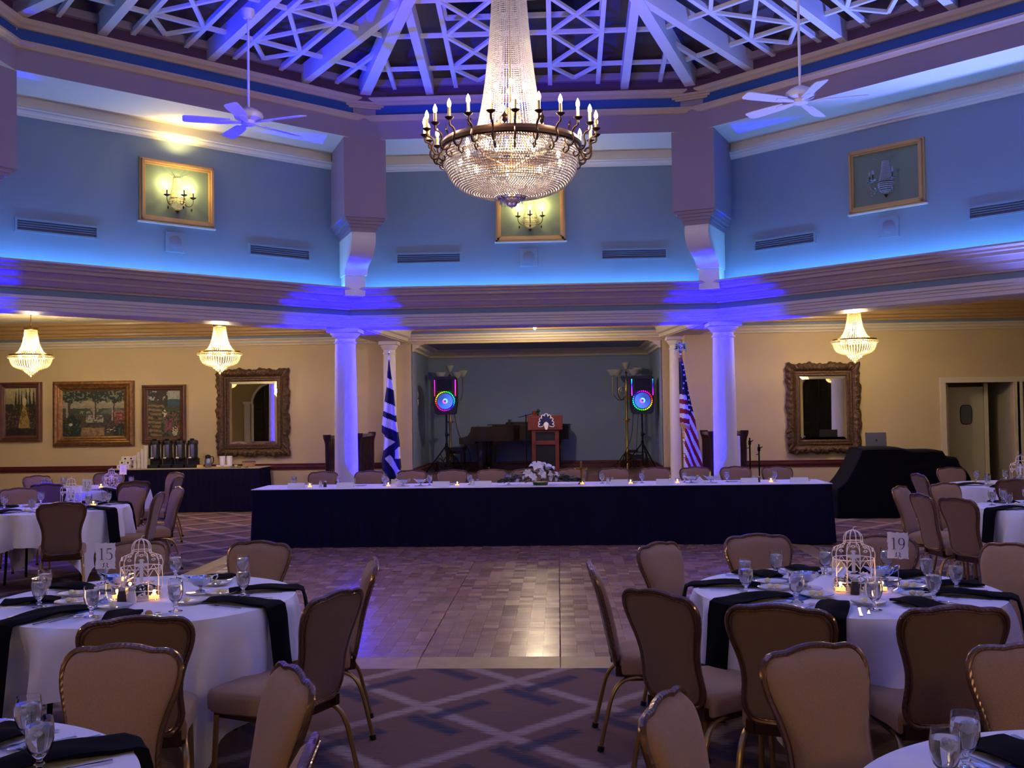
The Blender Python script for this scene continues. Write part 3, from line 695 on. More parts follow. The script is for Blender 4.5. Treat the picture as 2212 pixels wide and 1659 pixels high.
# arms with candles
arm = MB(); arm.tube(catmull([(.59, 0, 3.97), (.62, 0, 3.90), (.67, 0, 3.885), (.695, 0, 3.93), (.68, 0, 3.985), (.70, 0, 4.02), (.735, 0, 4.035), (.74, 0, 4.075)], 4), .009, 6)
arm.tube(catmull([(.60, 0, 3.93), (.64, 0, 3.86), (.60, 0, 3.83), (.585, 0, 3.86), (.60, 0, 3.875)], 4), .007, 6)
arm.lathe([(.008, 4.07), (.030, 4.085), (.038, 4.095), (.030, 4.092), (.012, 4.10)], 14, (.74, 0, 0)); armm = arm.mesh('arm', DKBRONZE, True)
sl = MB(); sl.lathe([(.013, 4.095), (.013, 4.175), (.001, 4.177)], 12, (.74, 0, 0)); slm = sl.mesh('candle_sleeve', SLEEVE, True)
bu = MB(); bu.lathe([(.008, 4.175), (.016, 4.19), (.0175, 4.205), (.013, 4.225), (.006, 4.24), (.001, 4.25)], 12, (.74, 0, 0)); bum = bu.mesh('bulb', BULB, True)
lf = MB()
for s in (-1, 1):
    lf.add([(.585, 0, 4.03), (.59, s * .022, 4.055), (.60, s * .014, 4.075), (.595, s * .026, 4.09), (.60, s * .008, 4.11), (.60, 0, 4.14), (.59, 0, 4.08)], [(0, 1, 2, 6), (6, 2, 3, 4), (6, 4, 5)] if s > 0 else [(0, 6, 2, 1), (6, 4, 3, 2), (6, 5, 4)])
lfm = lf.mesh('acanthus_leaf', DKBRONZE)
NA = 24
for k in range(NA):
    a = 2 * pi * (k + .35) / NA
    o = link('arm', armm, big, None, (0, 0, a)); link('candle_sleeve', slm, o); link('bulb', bum, o)
    if k % 2: link('acanthus_leaf', lfm, big, None, (0, 0, a + pi / NA))
ib = MB(); ib.lathe([(.006, -.02), (.018, 0), (.018, .02), (.007, .045), (.001, .05)], 10); ibm = ib.mesh('inner_bulb', BULB, True)
for r, z, n, ph in ((.44, 3.86, 9, .3), (.12, 4.50, 4, .1), (.07, 4.32, 3, .8)):
    for k in range(n):
        a = 2 * pi * k / n + ph; link('inner_bulb', ibm, big, (r * cos(a), r * sin(a), z))
mb = MB(); mb.tube([(0, 0, 3.52), (0, 0, 5.7)], .006, 8)
for k in range(6):
    a = k * pi / 3; mb.tube([(0, 0, 3.80), (.44 * cos(a), .44 * sin(a), 3.83)], .006, 5); mb.tube([(0, 0, 4.35), (.30 * cos(a), .30 * sin(a), 4.0), (.59 * cos(a), .59 * sin(a), 3.99)], .007, 5)
obj('inner_frame', mb, BRASS, big)
point('bowl_light', (CX, CY, 3.84), P_BIG * .32, WARM, .12); point('canopy_light', (CX, CY, 4.45), P_BIG * .035, WARM, .05)
for k in range(6):
    a = k * pi / 3 + .3; point('candle_light', (CX + .80 * cos(a), CY + .80 * sin(a), 4.27), P_BIG * .24, WARM, .05)

def small_chandelier(loc, label):
    root = thing('chandelier', label, 'chandelier', loc, 0, 'small basket chandeliers in the side aisles')
    mb = MB(); cpf = catmull([(.10, 3.20, 0), (.112, 3.08, 0), (.145, 2.94, 0), (.205, 2.83, 0), (.30, 2.77, 0)], 4); cpf = [(p[0], p[1]) for p in cpf]
    for k in range(36):
        a = 2 * pi * k / 36; ca, sa = cos(a), sin(a)
        for i in range(34):
            r, z = interp(cpf, i / 33); icobead(mb, (r * ca, r * sa, z), .0075)
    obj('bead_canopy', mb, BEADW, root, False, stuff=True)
    mb = MB(); bpf = catmull([(.33, 2.735, 0), (.315, 2.66, 0), (.27, 2.59, 0), (.18, 2.545, 0), (.12, 2.54, 0)], 4); bpf = [(p[0], p[1]) for p in bpf]
    for k in range(48):
        a = 2 * pi * k / 48; ca, sa = cos(a), sin(a)
        for i in range(20):
            r, z = interp(bpf, i / 19); icobead(mb, (r * ca, r * sa, z), .0085)
    for r, z, n in ((.12, 2.525, 20), (.10, 2.51, 18), (.10, 2.50, 16), (.07, 2.488, 12), (.07, 2.475, 12), (.04, 2.465, 8), (.04, 2.45, 8)):
        for k in range(n): icobead(mb, (r * cos(2 * pi * k / n), r * sin(2 * pi * k / n), z), .0095)
    icobead(mb, (0, 0, 2.42), .02, 1.3)
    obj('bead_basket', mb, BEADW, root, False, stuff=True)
    mb = MB()
    for k in range(60): icobead(mb, (.352 * cos(2 * pi * k / 60), .352 * sin(2 * pi * k / 60), 2.742), .021, .9)
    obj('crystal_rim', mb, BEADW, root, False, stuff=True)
    mb = MB(); mb.lathe([(.30, 2.765), (.335, 2.765), (.335, 2.79), (.30, 2.79), (.30, 2.765)], 40); obj('rim_band', mb, BRASS, root)
    mb = MB(); mb.lathe([(.085, 3.19), (.105, 3.20), (.12, 3.235), (.105, 3.22), (.09, 3.215), (.03, 3.25), (.012, 3.27)], 18); mb.tube([(0, 0, 3.26), (0, 0, 3.47)], .008, 6); mb.lathe([(.012, 3.45), (.05, 3.47), (.065, 3.485), (.066, 3.5)], 18); obj('stem', mb, BRASS, root)
    mb = MB(); mb.lathe([(.006, -.03), (.022, 0), (.022, .02), (.008, .05), (.001, .055)], 10); me = mb.mesh('bulb', BULB, True)
    for k in range(5): link('bulb', me, root, (.20 * cos(k * 2 * pi / 5 + .4), .20 * sin(k * 2 * pi / 5 + .4), 2.745))
    for k in range(2): link('bulb', me, root, (.06 * cos(k * pi + .3), .06 * sin(k * pi + .3), 2.88))
    point('chandelier_light', (loc[0], loc[1], 2.70), P_SMALL, WARM, .12); point('chandelier_light', (loc[0], loc[1], 2.93), P_SMALL * .45, WARM, .05)
    return root
sc0 = small_chandelier((-8.78, 16.9, 0), 'lit crystal chandelier at the far left, above the garden paintings')
SC = [((-5.58, 16.9, 0), 'lit crystal chandelier left of the stage, above the ornate mirror'), ((4.68, 16.5, 0), 'lit crystal chandelier right of the stage, above the ornate mirror')]
OUT = [(-9.6, 9.0, 0), (-9.6, 3.0, 0), (8.9, 9.0, 0), (8.9, 3.0, 0), (-3.5, -1.0, 0), (3.0, -1.0, 0)]  # unseen chandeliers added in the aisles and behind the camera for more light
ON = ['left aisle, middle', 'left aisle, near end', 'right aisle, middle', 'right aisle, near end', 'behind the camera, left', 'behind the camera, right']
for p, l in SC + [(p, 'unseen lit chandelier added for light, ' + n_) for p, n_ in zip(OUT, ON)]:
    dup(sc0, p, 0, l)
    point('chandelier_light', (p[0], p[1], 2.70), P_SMALL, WARM, .12); point('chandelier_light', (p[0], p[1], 2.93), P_SMALL * .45, WARM, .05)
# little hall lantern between the beams in front of the stage
ln = thing('ceiling_lantern', 'small gold ceiling light under the beam centre in front of the stage', 'lamp', (CX, 17.5, 0))
mb = MB(); mb.lathe([(.001, 3.5), (.07, 3.5), (.06, 3.47), (.015, 3.45), (.012, 3.30), (.03, 3.28), (.035, 3.24), (.03, 3.235)], 16); obj('stem', mb, BRASS, ln)
mb = MB(); mb.lathe([(.028, 3.235), (.032, 3.2), (.024, 3.13), (.01, 3.11), (.001, 3.108)], 14); obj('shade', mb, mat('lantern_glass', (1, .8, .5, 1), .3, emit=(1, .66, .25, 1), es=1.6), ln)
point('lantern_light', (CX, 17.5, 3.07), 44, WARM, .05)

# ------------------------------------------------------------------ framed sconces, vents, speaker plates on the upper walls
def framed_sconce(k, lit, label):
    m0 = side_mtx(k)
    root = thing('framed_sconce', label, 'wall sconce'); root.matrix_world = m0 @ Matrix.Translation((0, 6.6, 0)); root['group'] = 'framed crystal sconces on the upper walls'
    x0, x1, z0, z1 = -.52, .52, 4.27, 5.10; w = .075
    mb = MB()
    for i, (o, dep) in enumerate(((0, .03), (.022, .07), (.05, .045))):
        a, b, c, d = x0 + o, x1 - o, z0 + o, z1 - o; t = (.024, .03, .025)[i]
        mb.box(((a + b) / 2, -dep / 2, c + t / 2), (b - a, dep, t)); mb.box(((a + b) / 2, -dep / 2, d - t / 2), (b - a, dep, t))
        mb.box((a + t / 2, -dep / 2, (c + d) / 2), (t, dep, d - c)); mb.box((b - t / 2, -dep / 2, (c + d) / 2), (t, dep, d - c))
    obj('frame', mb, mat('sconce_frame', hexc(190, 150, 96), .4, metal=.2), root, False)
    mb = MB(); mb.box((0, -.008, z0 - .012), (1.08, .06, .02)); obj('frame_sill', mb, WHITE, root, False)
    mb = MB(); mb.box((0, -.006, (z0 + z1) / 2), (x1 - x0 - .12, .01, z1 - z0 - .12)); obj('niche_panel', mb, NICHEGREEN, root, False)
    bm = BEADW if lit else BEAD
    mb = MB()
    pf = [(.045, 4.88), (.055, 4.78), (.09, 4.62)]
    for j in range(15):
        a = pi + pi * j / 14
        for i in range(17):
            r, z = interp(pf, i / 16); icobead(mb, (r * cos(a), -.02 + r * sin(a), z), .0075)
    for i, (r, z) in enumerate([(.098, 4.60), (.10, 4.575), (.097, 4.55), (.088, 4.525), (.075, 4.50), (.055, 4.485), (.03, 4.475)]):
        n = max(6, int(pi * r / .016))
        for j in range(n + 1):
            a = pi + pi * j / n; icobead(mb, (r * cos(a), -.02 + r * sin(a), z), .009)
    obj('bead_basket', mb, bm, root, False, stuff=True)
    mb = MB(); mb.tube([(.10 * cos(pi + pi * j / 12), -.02 + .10 * sin(pi + pi * j / 12), 4.612) for j in range(13)], .006, 6); mb.lathe([(.03, 4.45), (.02, 4.44), (.001, 4.41)], 10, (0, -.03, 0)); obj('sconce_band', mb, DKBRONZE, root)
    mb = MB()
    for s in (-1, 1):
        for q in (0, 1): mb.tube(catmull([(s * .02, -.04, 4.88), (s * (.05 + q * .05), -.06, 4.92), (s * (.09 + q * .06), -.06, 4.97 - q * .03), (s * (.06 + q * .1), -.06, 5.0 - q * .02)], 4), .004, 5)
        mb.sphere((s * .06, -.06, 4.99), .012, 8, 5)
    obj('top_scrolls', mb, GLASS, root)
    for j, ang in enumerate((-155, -90, -25) if lit else (-155, -115, -40)):
        a = radians(ang); R = .20; dx, dy = cos(a), sin(a)
        mb = MB(); mb.tube(catmull([(.08 * dx, -.02 + .08 * dy, 4.58), (.12 * dx, -.02 + .12 * dy, 4.52), (.17 * dx, -.02 + .17 * dy, 4.52), (R * dx, -.02 + R * dy, 4.57), (R * dx, -.02 + R * dy, 4.61)], 4), .006, 6)
        mb.lathe([(.006, 4.61), (.035, 4.625), (.045, 4.635), (.02, 4.632), (.01, 4.64)], 12, (R * dx, -.02 + R * dy, 0))
        mb.sphere((R * dx * .9, -.02 + R * dy * .9, 4.47), .012, 8, 6, 2.0)
        o = obj('arm', mb, GLASS if not lit else DKBRONZE, root)
        mb = MB(); mb.lathe([(.009, 4.64), (.009, 4.70), (.001, 4.701)], 10, (R * dx, -.02 + R * dy, 0)); obj('candle_sleeve', mb, DKBRONZE, o)
        mb = MB(); mb.lathe([(.007, 4.70), (.015, 4.715), (.016, 4.73), (.010, 4.75), (.001, 4.775)], 10, (R * dx, -.02 + R * dy, 0)); obj('bulb', mb, BULB if lit else BULBOFF, o)
        if lit:
            P = m0 @ Vector((R * dx, 6.6 - .02 + R * dy, 4.80)); point('sconce_light', P, 1.8, (1, .78, .3), .02)
    if lit:
        P = m0 @ Vector((0, 6.6 - .16, 4.82)); point('sconce_glow', P, 1.6, (1, .78, .3), .03)
        P = m0 @ Vector((0, 6.6 - .14, 4.66)); point('sconce_glow', P, 1.5, (1, .78, .3), .03)
        P = m0 @ Vector((0, 6.6 - .30, 5.16)); spot('sconce_uplight', P, m0 @ Vector((0, 6.62, 5.9)), 12, (1, .72, .22), radians(120), .8, .04)
framed_sconce(7, True, 'lit crystal sconce in a gold frame on the upper left wall')
framed_sconce(0, True, 'lit crystal sconce in a gold frame behind the grand chandelier')
framed_sconce(1, False, 'unlit crystal sconce in a tan frame on the upper right wall')
vm = MB()
for s in (-1, 1): vm.box((0, -.012, s * .072), (1.0, .024, .024)); vm.box((s * .486, -.012, 0), (.028, .024, .12))
vme = vm.mesh('frame', UPWALL); sm = MB(); sm.box((0, -.002, 0), (.95, .006, .12)); sme = sm.mesh('dark_slot', mat('vent_dark', hexc(78, 84, 104), .7)); lm = MB(); lm.box((0, -.012, 0), (.95, .012, .006), T(0, 0, 0, 0, .5)); lme = lm.mesh('louvre', mat('vent_louvre', hexc(110, 118, 140), .5))
WN = {7: 'upper left wall', 0: 'upper far wall', 1: 'upper right wall'}
for k in (7, 0, 1):
    for s in (-1, 1):
        r = thing('air_vent', 'long slotted air vent on the %s, %s of its sconce' % (WN[k], 'left' if s < 0 else 'right'), 'vent'); r.matrix_world = side_mtx(k) @ Matrix.Translation((s * 1.54, 6.6, 4.045)); r['group'] = 'slotted air vents'
        link('frame', vme, r); link('dark_slot', sme, r)
        for j in range(4): link('louvre', lme, r, (0, 0, -.042 + .028 * j))
    r = thing('wall_speaker', 'square painted speaker cover below the sconce on the %s' % WN[k], 'speaker'); r.matrix_world = side_mtx(k) @ Matrix.Translation((-.03 + .05 * (k == 1), 6.6, 4.03)); r['group'] = 'square wall speakers'
    mb = MB(); mb.rbox((0, -.01, 0), (.27, .02, .27), .004); obj('plate', mb, UPWALL, r, False)
    mb = MB(); mb.lathe([(.001, 0), (.085, 0), (.09, -.004)], 28, (0, 0, 0), T(0, -.024, 0, 0, pi / 2)); obj('grille', mb, mat('speaker_grille', hexc(120, 126, 146), .6), r)
    mb = MB()
    for x in (-1, 1):
        for z in (-1, 1): mb.sphere((x * .11, -.022, z * .11), .007, 8, 4)
    for x in (-1, 1):
        for z in (-1, 1): mb.sphere((x * .07, -.022, z * .07), .005, 8, 4)
    obj('screws', mb, STEEL, r, stuff=True)

# ------------------------------------------------------------------ ceiling fans
def fan(loc, ztop, rz, label):
    r = thing('ceiling_fan', label, 'ceiling fan', loc, rz, 'ceiling fans hung from the roof beams')
    mb = MB(); mb.lathe([(.001, ztop - loc[2]), (.07, ztop - loc[2]), (.075, ztop - loc[2] - .05), (.05, ztop - loc[2] - .10), (.02, ztop - loc[2] - .11)], 20); obj('canopy', mb, GREYW, r)
    mb = MB(); mb.tube([(0, 0, .08), (0, 0, ztop - loc[2] - .08)], .014, 8); obj('downrod', mb, GREYW, r)
    mb = MB(); mb.lathe([(.014, .12), (.05, .11), (.10, .085), (.15, .05), (.16, .02), (.15, -.01), (.10, -.03), (.08, -.035), (.08, -.07), (.05, -.085), (.001, -.09)], 32); obj('motor_housing', mb, GREYW, r)
    bl = MB(); out = [(.20, -.055), (.30, -.065), (.60, -.075), (.68, -.07), (.70, -.05), (.70, .05), (.68, .07), (.60, .075), (.30, .065), (.20, .055)]
    bl.prism(out, -.004, .004, T(0, 0, -.05, 0, .22)); blm = bl.mesh('blade', GREYW)
    ir = MB(); ir.prism([(.08, -.02), (.16, -.03), (.24, -.04), (.30, -.02), (.30, .02), (.24, .04), (.16, .03), (.08, .02)], -.006, .002, T(0, 0, -.055, 0, .22)); irm = ir.mesh('blade_iron', GREYW)
    for k in range(5):
        a = k * 2 * pi / 5; b = link('blade', blm, r, None, (0, 0, a)); link('blade_iron', irm, b)
    return r
fan((-3.36, 11.2, 4.99), 6.20, radians(-17), 'white five-blade ceiling fan at the upper left, lit blue')
fan((2.66, 11.2, 5.06), 6.28, radians(-13), 'white five-blade ceiling fan at the upper right')
# ------------------------------------------------------------------ banquet chair
def chair_proto():
    r = thing('banquet_chair', 'x', 'chair')
    H = [(0, .405), (.09, .405), (.135, .415), (.160, .445), (.170, .49), (.163, .56), (.165, .63), (.182, .70), (.204, .765), (.213, .82), (.204, .862), (.175, .888), (.135, .894), (.10, .893), (.06, .902), (0, .907)]
    right = catmull([(x, z, 0) for x, z in H], 2)
    pts = [(p[0], p[1]) for p in right] + [(-p[0], p[1]) for p in right[-2:0:-1]]
    def yb(z): return -.215 - max(0, z - .42) * .20 - .25 * max(0, z - .6) ** 2 - .0
    cz = .66
    # frame
    mb = MB(); mb.ring_tube([(x, yb(z), z) for x, z in pts], .0115, 8); obj('back_frame', mb, BRONZE, r)
    mb = MB(); mb.ring_tube([(x * .925, yb(z) - .012, cz + (z - cz) * .95) for x, z in pts], .004, 6)
    obj('piping', mb, BRONZE, r)
    # upholstered back, front and rear panels (separate looks)
    n = len(pts)
    def panel(sgn, layers):
        mb = MB(); rs = []
        for sc, d in layers: rs.append([(x * sc, yb(cz + (z - cz) * sc) + d, cz + (z - cz) * sc) for x, z in pts])
        vs = [p for q in rs for p in q] + [(0, yb(cz) + layers[-1][1], cz)]; fs = []
        for k in range(len(rs) - 1):
            for i in range(n):
                j = (i + 1) % n; f = (k * n + i, k * n + j, (k + 1) * n + j, (k + 1) * n + i); fs.append(f[::-1] if sgn > 0 else f)
        kk = (len(rs) - 1) * n
        for i in range(n):
            j = (i + 1) % n; f = (kk + i, kk + j, len(vs) - 1); fs.append(f[::-1] if sgn > 0 else f)
        mb.add(vs, fs); return mb
    obj('backrest', panel(1, [(.98, .0), (.95, .012), (.90, .026), (.75, .036), (.4, .040)]), FABRIC, r)
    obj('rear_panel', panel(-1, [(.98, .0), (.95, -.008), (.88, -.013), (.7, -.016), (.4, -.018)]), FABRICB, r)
    # seat: rounded trapezoid
    def so(s, ds=0):
        o = [(-.185, -.19), (-.19, -.05), (-.215, .12), (-.218, .20), (-.19, .25), (-.10, .268), (0, .272), (.10, .268), (.19, .25), (.218, .20), (.215, .12), (.19, -.05), (.185, -.19), (.10, -.20), (0, -.20), (-.10, -.20)]
        return [(x * s, .03 + (y - .03) * s) for x, y in o]
    mb = MB(); rs = [[(x, y, z) for x, y in so(s)] for s, z in ((.93, .365), (.99, .375), (1.0, .40), (1.0, .435), (.97, .455), (.88, .467), (.6, .474), (.2, .476))]
    mb.rings(rs, caps=True); obj('seat', mb, FABRIC, r)
    mb = MB(); mb.box((0, .02, .352), (.36, .40, .022)); mb.box((-.15, -.195, .385), (.03, .05, .05)); mb.box((.15, -.195, .385), (.03, .05, .05)); mb.box((0, -.19, .372), (.30, .02, .035)); obj('seat_frame', mb, DKBRONZE, r, False)
    for s in (-1, 1):
        p = catmull([(s * .165, -.06, .352), (s * .172, -.13, .355), (s * .180, -.195, .335), (s * .186, -.235, .285), (s * .19, -.262, .20), (s * .198, -.305, .012)], 4)
        mb = MB(); mb.tube(p, .0135, 8, flat=.8); l = obj('leg', mb, GOLDLEG, r)
        mb = MB(); mb.tube([(s * .1975, -.302, .025), (s * .199, -.307, 0)], .017, 8); obj('foot_cap', mb, BLACKP, l)
        mb = MB(); mb.tube([(s * .185, .20, .355), (s * .192, .215, .012)], .0125, 8); l = obj('leg', mb, GOLDLEG, r)
        mb = MB(); mb.tube([(s * .192, .215, .022), (s * .1922, .2155, 0)], .016, 8); obj('foot_cap', mb, BLACKP, l)
    return r
chair0 = chair_proto(); used = [False]
def place_chair(bx, by, face, label, group):
    """bx,by: where the top of the back is; face: direction the sitter looks (deg from +x)"""
    a = radians(face); off = .33; x, y = bx + off * cos(a), by + off * sin(a); rz = a - pi / 2
    if not used[0]:
        used[0] = True; chair0.location = (x, y, 0); chair0.rotation_euler = (0, 0, rz); chair0['label'] = label; chair0['group'] = group; return chair0
    return dup(chair0, (x, y, 0), rz, label, group)
TB = {'15': (-2.15, 5.30), '19': (1.456, 5.42), 'BR': (1.40, 2.30), 'BL': (-1.82, 2.42), '12': (-5.35, 10.75), 'TL': (-6.35, 13.75), 'R1': (4.63, 9.75), 'R2': (5.45, 12.65)}
G = {'15': 'chairs around table fifteen', '19': 'chairs around table nineteen', 'BR': 'chairs at the near right table', 'BL': 'chairs at the near left table', '12': 'chairs around table twelve', 'TL': 'chairs at the back left table', 'R1': 'chairs at the middle right table', 'R2': 'chairs at the back right table'}
K = 1.027   # chair-top height correction (0.895 instead of 0.91) pushes positions outward from the camera
CH = [
 ('15', -2.70, 6.45, None, 'chair behind the white birdcage on the far side of table fifteen'),
 ('15', -1.88, 6.40, None, 'chair on the far right side of table fifteen, against the dance floor'),
 ('15', -1.04, 5.60, 192, 'chair at the right of table fifteen, further back of the two facing left'),
 ('15', -1.02, 4.60, 156, 'chair at the right of table fifteen, nearer of the two, facing left'),
 ('15', -1.68, 4.05, 108, 'chair tucked under table fifteen behind the nearest left chair'),
 ('15', -3.32, 4.75, 28, 'chair at the left edge of the photo beside table fifteen, only its seat showing'),
 ('BL', -1.50, 3.52, -95, 'chair nearest the camera on the left, facing the camera'),
 ('BL', -0.82, 3.18, -150, 'chair with glossy blue-lit frame at the near left table, half turned'),
 ('BL', -0.60, 2.42, 186, 'chair cut off at the bottom edge left of centre, only its corner showing'),
 ('19', 0.19, 5.42, 2, 'chair at the left end of table nineteen, seen from the side'),
 ('19', 0.60, 6.18, -40, 'chair on the far left of table nineteen, against the dance floor'),
 ('19', 1.24, 6.55, -80, 'chair behind the glasses on the far side of table nineteen'),
 ('19', 1.95, 6.45, -110, 'chair behind the number nineteen card'),
 ('19', 0.42, 4.55, 42, 'chair at the near left of table nineteen, facing away to the right'),
 ('19', 0.88, 4.22, 68, 'chair at the front of table nineteen beside the black napkin, facing away'),
 ('19', 1.54, 4.19, 92, 'wide chair back at the front right of table nineteen, facing away'),
 ('19', 2.55, 6.00, -150, 'chair at the right edge of the photo behind table nineteen'),
 ('19', 2.62, 4.95, 165, 'chair right of table nineteen, just outside the photo'),
 ('BR', 0.27, 2.86, -22, 'chair cut off at the bottom edge, left chair of the near right table'),
 ('BR', 0.82, 3.48, -62, 'chair nearest the camera on the right, facing the camera'),
 ('BR', 1.55, 3.48, -100, 'chair at the right edge of the photo, facing the camera'),
 ('12', -4.72, 9.65, 115, 'chair in front of table twelve, seen squarely from behind'),
 ('12', -4.25, 10.80, 188, 'chair at the right of table twelve, nearer of the pair'),
 ('12', -4.35, 11.62, 215, 'chair at the right of table twelve, further of the pair, slim in view'),
 ('12', -4.98, 11.92, -112, 'chair between table twelve and the back left table, facing the camera'),
 ('12', -6.25, 11.75, -48, 'chair at the left edge of the photo behind table twelve'),
 ('12', -5.95, 9.65, 62, 'chair at the left edge in front of table twelve, only its seat showing'),
 ('TL', -5.55, 14.75, -128, 'chair at the right rear of the back left table before the coffee buffet'),
 ('TL', -5.15, 13.75, 182, 'chair right of the back left table, edge-on before the buffet skirt'),
 ('TL', -7.35, 14.35, -32, 'chair left behind the back left table under the paintings'),
 ('TL', -6.60, 14.95, -78, 'chair behind the back left table under the unnumbered card'),
 ('TL', -6.30, 12.55, 95, 'chair between the birdcage of table twelve and the back left table'),
 ('TL', -5.35, 12.85, 138, 'chair in front of the back left table at its right, back to camera'),
 ('R1', 3.40, 10.55, -38, 'chair at the left of the middle right table, turned side-on'),
 ('R1', 3.30, 9.60, 8, 'chair left of the middle right table, behind another chair back'),
 ('R1', 3.42, 9.12, 25, 'chair at the front of the middle right table, back to camera'),
 ('R1', 3.98, 10.95, -62, 'chair facing the camera beside the black draped cart'),
 ('R2', 4.30, 12.55, 5, 'chair at the left of the back right table before the black cart'),
 ('R2', 5.12, 13.78, -72, 'chair behind the back right table before the service door'),
 ('R2', 4.95, 11.45, 68, 'chair in front of the back right table at the right edge'),
]
for t, bx, by, face, lab in CH:
    if face is None: c = TB[t]; face = math.degrees(atan2(c[1] - by, c[0] - bx))
    c = TB[t]; dd = hypot(bx - c[0], by - c[1])
    if dd < 1.36: q = (0 if t in ('BL', 'BR') else min(.035, 1.36 - dd)) / dd; bx += (bx - c[0]) * q; by += (by - c[1]) * q
    place_chair(bx, by, face, 'brown ' + lab, G[t])
HX = [-3.33, -2.68, -2.08, -1.50, -0.94, -0.45, 0.19, 0.77, 1.34, 1.90, 2.46, 3.02]
HN = ['at the far left end of the head table', 'just right of the left blue column', 'in front of the blue and white flag', 'fourth from the left behind the head table', 'in front of the piano legs', 'behind the left side of the flower arrangement', 'behind the small brass cross', 'fifth from the right end', 'fourth from the right, blue rim, behind the head table', 'in front of the red striped flag', 'just right of the right blue column', 'at the far right end of the head table']
for x, l in zip(HX, HN): place_chair(x, 14.62 if abs(x) < 3 else 14.56, -90 + (x * 1.5), 'brown banquet chair ' + l, 'chairs behind the head table')

# ------------------------------------------------------------------ round tables with cloths
def cloth_mesh(rot, seed, R=.765, half=1.08, zt=.762, deep=.72):
    rnd = random.Random(seed); N = 240; mb = MB(); ph = [rnd.uniform(0, 6.28) for _ in range(6)]
    def drop(t): 
        q = max(abs(cos(t - rot)), abs(sin(t - rot))); return min(deep, half / q - R)
    rings_ = []
    for rr in (.02, .4, .70, .745): rings_.append([(rr * cos(2 * pi * i / N), rr * sin(2 * pi * i / N), zt) for i in range(N)])
    M_ = 16
    for k in range(M_ + 1):
        s = k / M_; ring_ = []
        for i in range(N):
            t = 2 * pi * i / N; d = drop(t); q = d * s
            corner = (drop(t) - (half - R)) / (deep - half + R)
            w = s ** .7 * (.085 * (abs(sin(5.5 * t + ph[0])) * 2 - 1.2) + .045 * sin(19 * t + ph[1] + s * 1.5) + .014 * sin(33 * t + ph[2] - s)) * (.8 + .5 * corner)
            fold = .05 * corner * s * sin((t - rot) * 4 + ph[3] * .1)
            rr = .765 + .012 * sin(min(1, s * 6) * pi / 2) + w + fold - .015 * s
            tt = t + .02 * s * sin(7 * t + ph[4])
            zz = zt - q - (.006 if s > 0 else .003)
            ring_.append((rr * cos(tt), rr * sin(tt), max(.006, zz)))
        rings_.append(ring_)
    mb.rings(rings_, caps=False); return mb
TI = {'15': (-.04, 3, 'table fifteen'), '19': (.35, 5, 'table nineteen'), 'BR': (.6, 8, 'the near right table'), 'BL': (.3, 9, 'the near left table'), '12': (.12, 11, 'table twelve'), 'TL': (.5, 13, 'the back left table'), 'R1': (.2, 17, 'the middle right table'), 'R2': (.1, 19, 'the back right table')}
tp = None
for k, (x, y) in TB.items():
    rot, sd, nm = TI[k]
    lab = 'round folding banquet table hidden under the cloth of ' + nm
    if tp is None:
        tp = thing('round_table', lab, 'table', (x, y, 0), 0, 'round banquet tables')
        mb = MB(); mb.lathe([(.001, .735), (.75, .735), (.755, .747), (.75, .757), (.001, .757)], 48); obj('tabletop', mb, WOODTRAY, tp)
        for sx in (-1, 1):
            for sy in (-1, 1): mb = MB(); mb.tube([(sx * .35, sy * .25, .735), (sx * .38, sy * .28, 0)], .014, 8); obj('leg', mb, BLACKM, tp)
    else: dup(tp, (x, y, 0), rot, lab)
    o = obj('tablecloth', cloth_mesh(rot, sd), CLOTH, None, True, (x, y, 0)); tag(o, 'white square cloth draped over ' + nm, 'tablecloth', 'white cloths on the round tables')
ZT = .764

# ------------------------------------------------------------------ table ware
SECT = ['right', 'back right', 'back right centre', 'back centre', 'back left centre', 'back left', 'left', 'front left', 'front left centre', 'front centre', 'front right centre', 'front right']
def sect(phi): return SECT[int(((phi % 360) + 15) // 30) % 12]
usedlab = {}
def uniq(l):
    n = usedlab.get(l, 0); usedlab[l] = n + 1
    return l if n == 0 else l + [' (inner one)', ' (innermost one)', ' (outermost one)', ' (middle one)'][min(n - 1, 3)]
# water goblet
def goblet_proto():
    r = thing('water_goblet', 'x', 'glass')
    mb = MB()
    outer = [(.001, .0), (.034, .0), (.035, .003), (.020, .008), (.008, .014), (.010, .022), (.015, .027), (.009, .033), (.0085, .042), (.016, .05), (.030, .07), (.0375, .10), (.0385, .125), (.0365, .150), (.0345, .165)]
    inner = [(.033, .165), (.035, .150), (.037, .125), (.036, .10), (.0285, .0715), (.012, .0545), (.001, .053)]
    mb.lathe(outer + inner, 24); obj('bowl_and_stem', mb, GLASS, r)
    mb = MB(); mb.lathe([(.001, .0545), (.011, .0558), (.0278, .0728), (.0353, .10), (.0363, .125), (.0352, .142), (.001, .143)], 24); obj('water', mb, WATER, r)
    mb = MB(); rnd = random.Random(2)
    for i in range(5):
        a = rnd.uniform(0, 6.28); q = rnd.uniform(.004, .017); mb.rbox((0, 0, 0), (.018, .018, .016), .003, T(q * cos(a), q * sin(a), .112 + .006 * i, a, a * 2, a))
    obj('ice_cube', mb, ICE, r, False, stuff=True)
    return r
gob0 = goblet_proto(); gused = [0]
def goblet(x, y, z, label, group):
    if not gused[0]: gused[0] = 1; gob0.location = (x, y, z); gob0.scale = (.96, .96, .87); gob0['label'] = label; gob0['group'] = group; return
    dup(gob0, (x, y, z), random.uniform(0, 6), label, group)
mb = MB(); mb.lathe([(.001, .0), (.05, .0), (.052, .003), (.078, .010), (.083, .013), (.082, .015), (.075, .012), (.05, .006), (.001, .005)], 28); PLATE = mb.mesh('bread_plate', PORCELAIN, True)
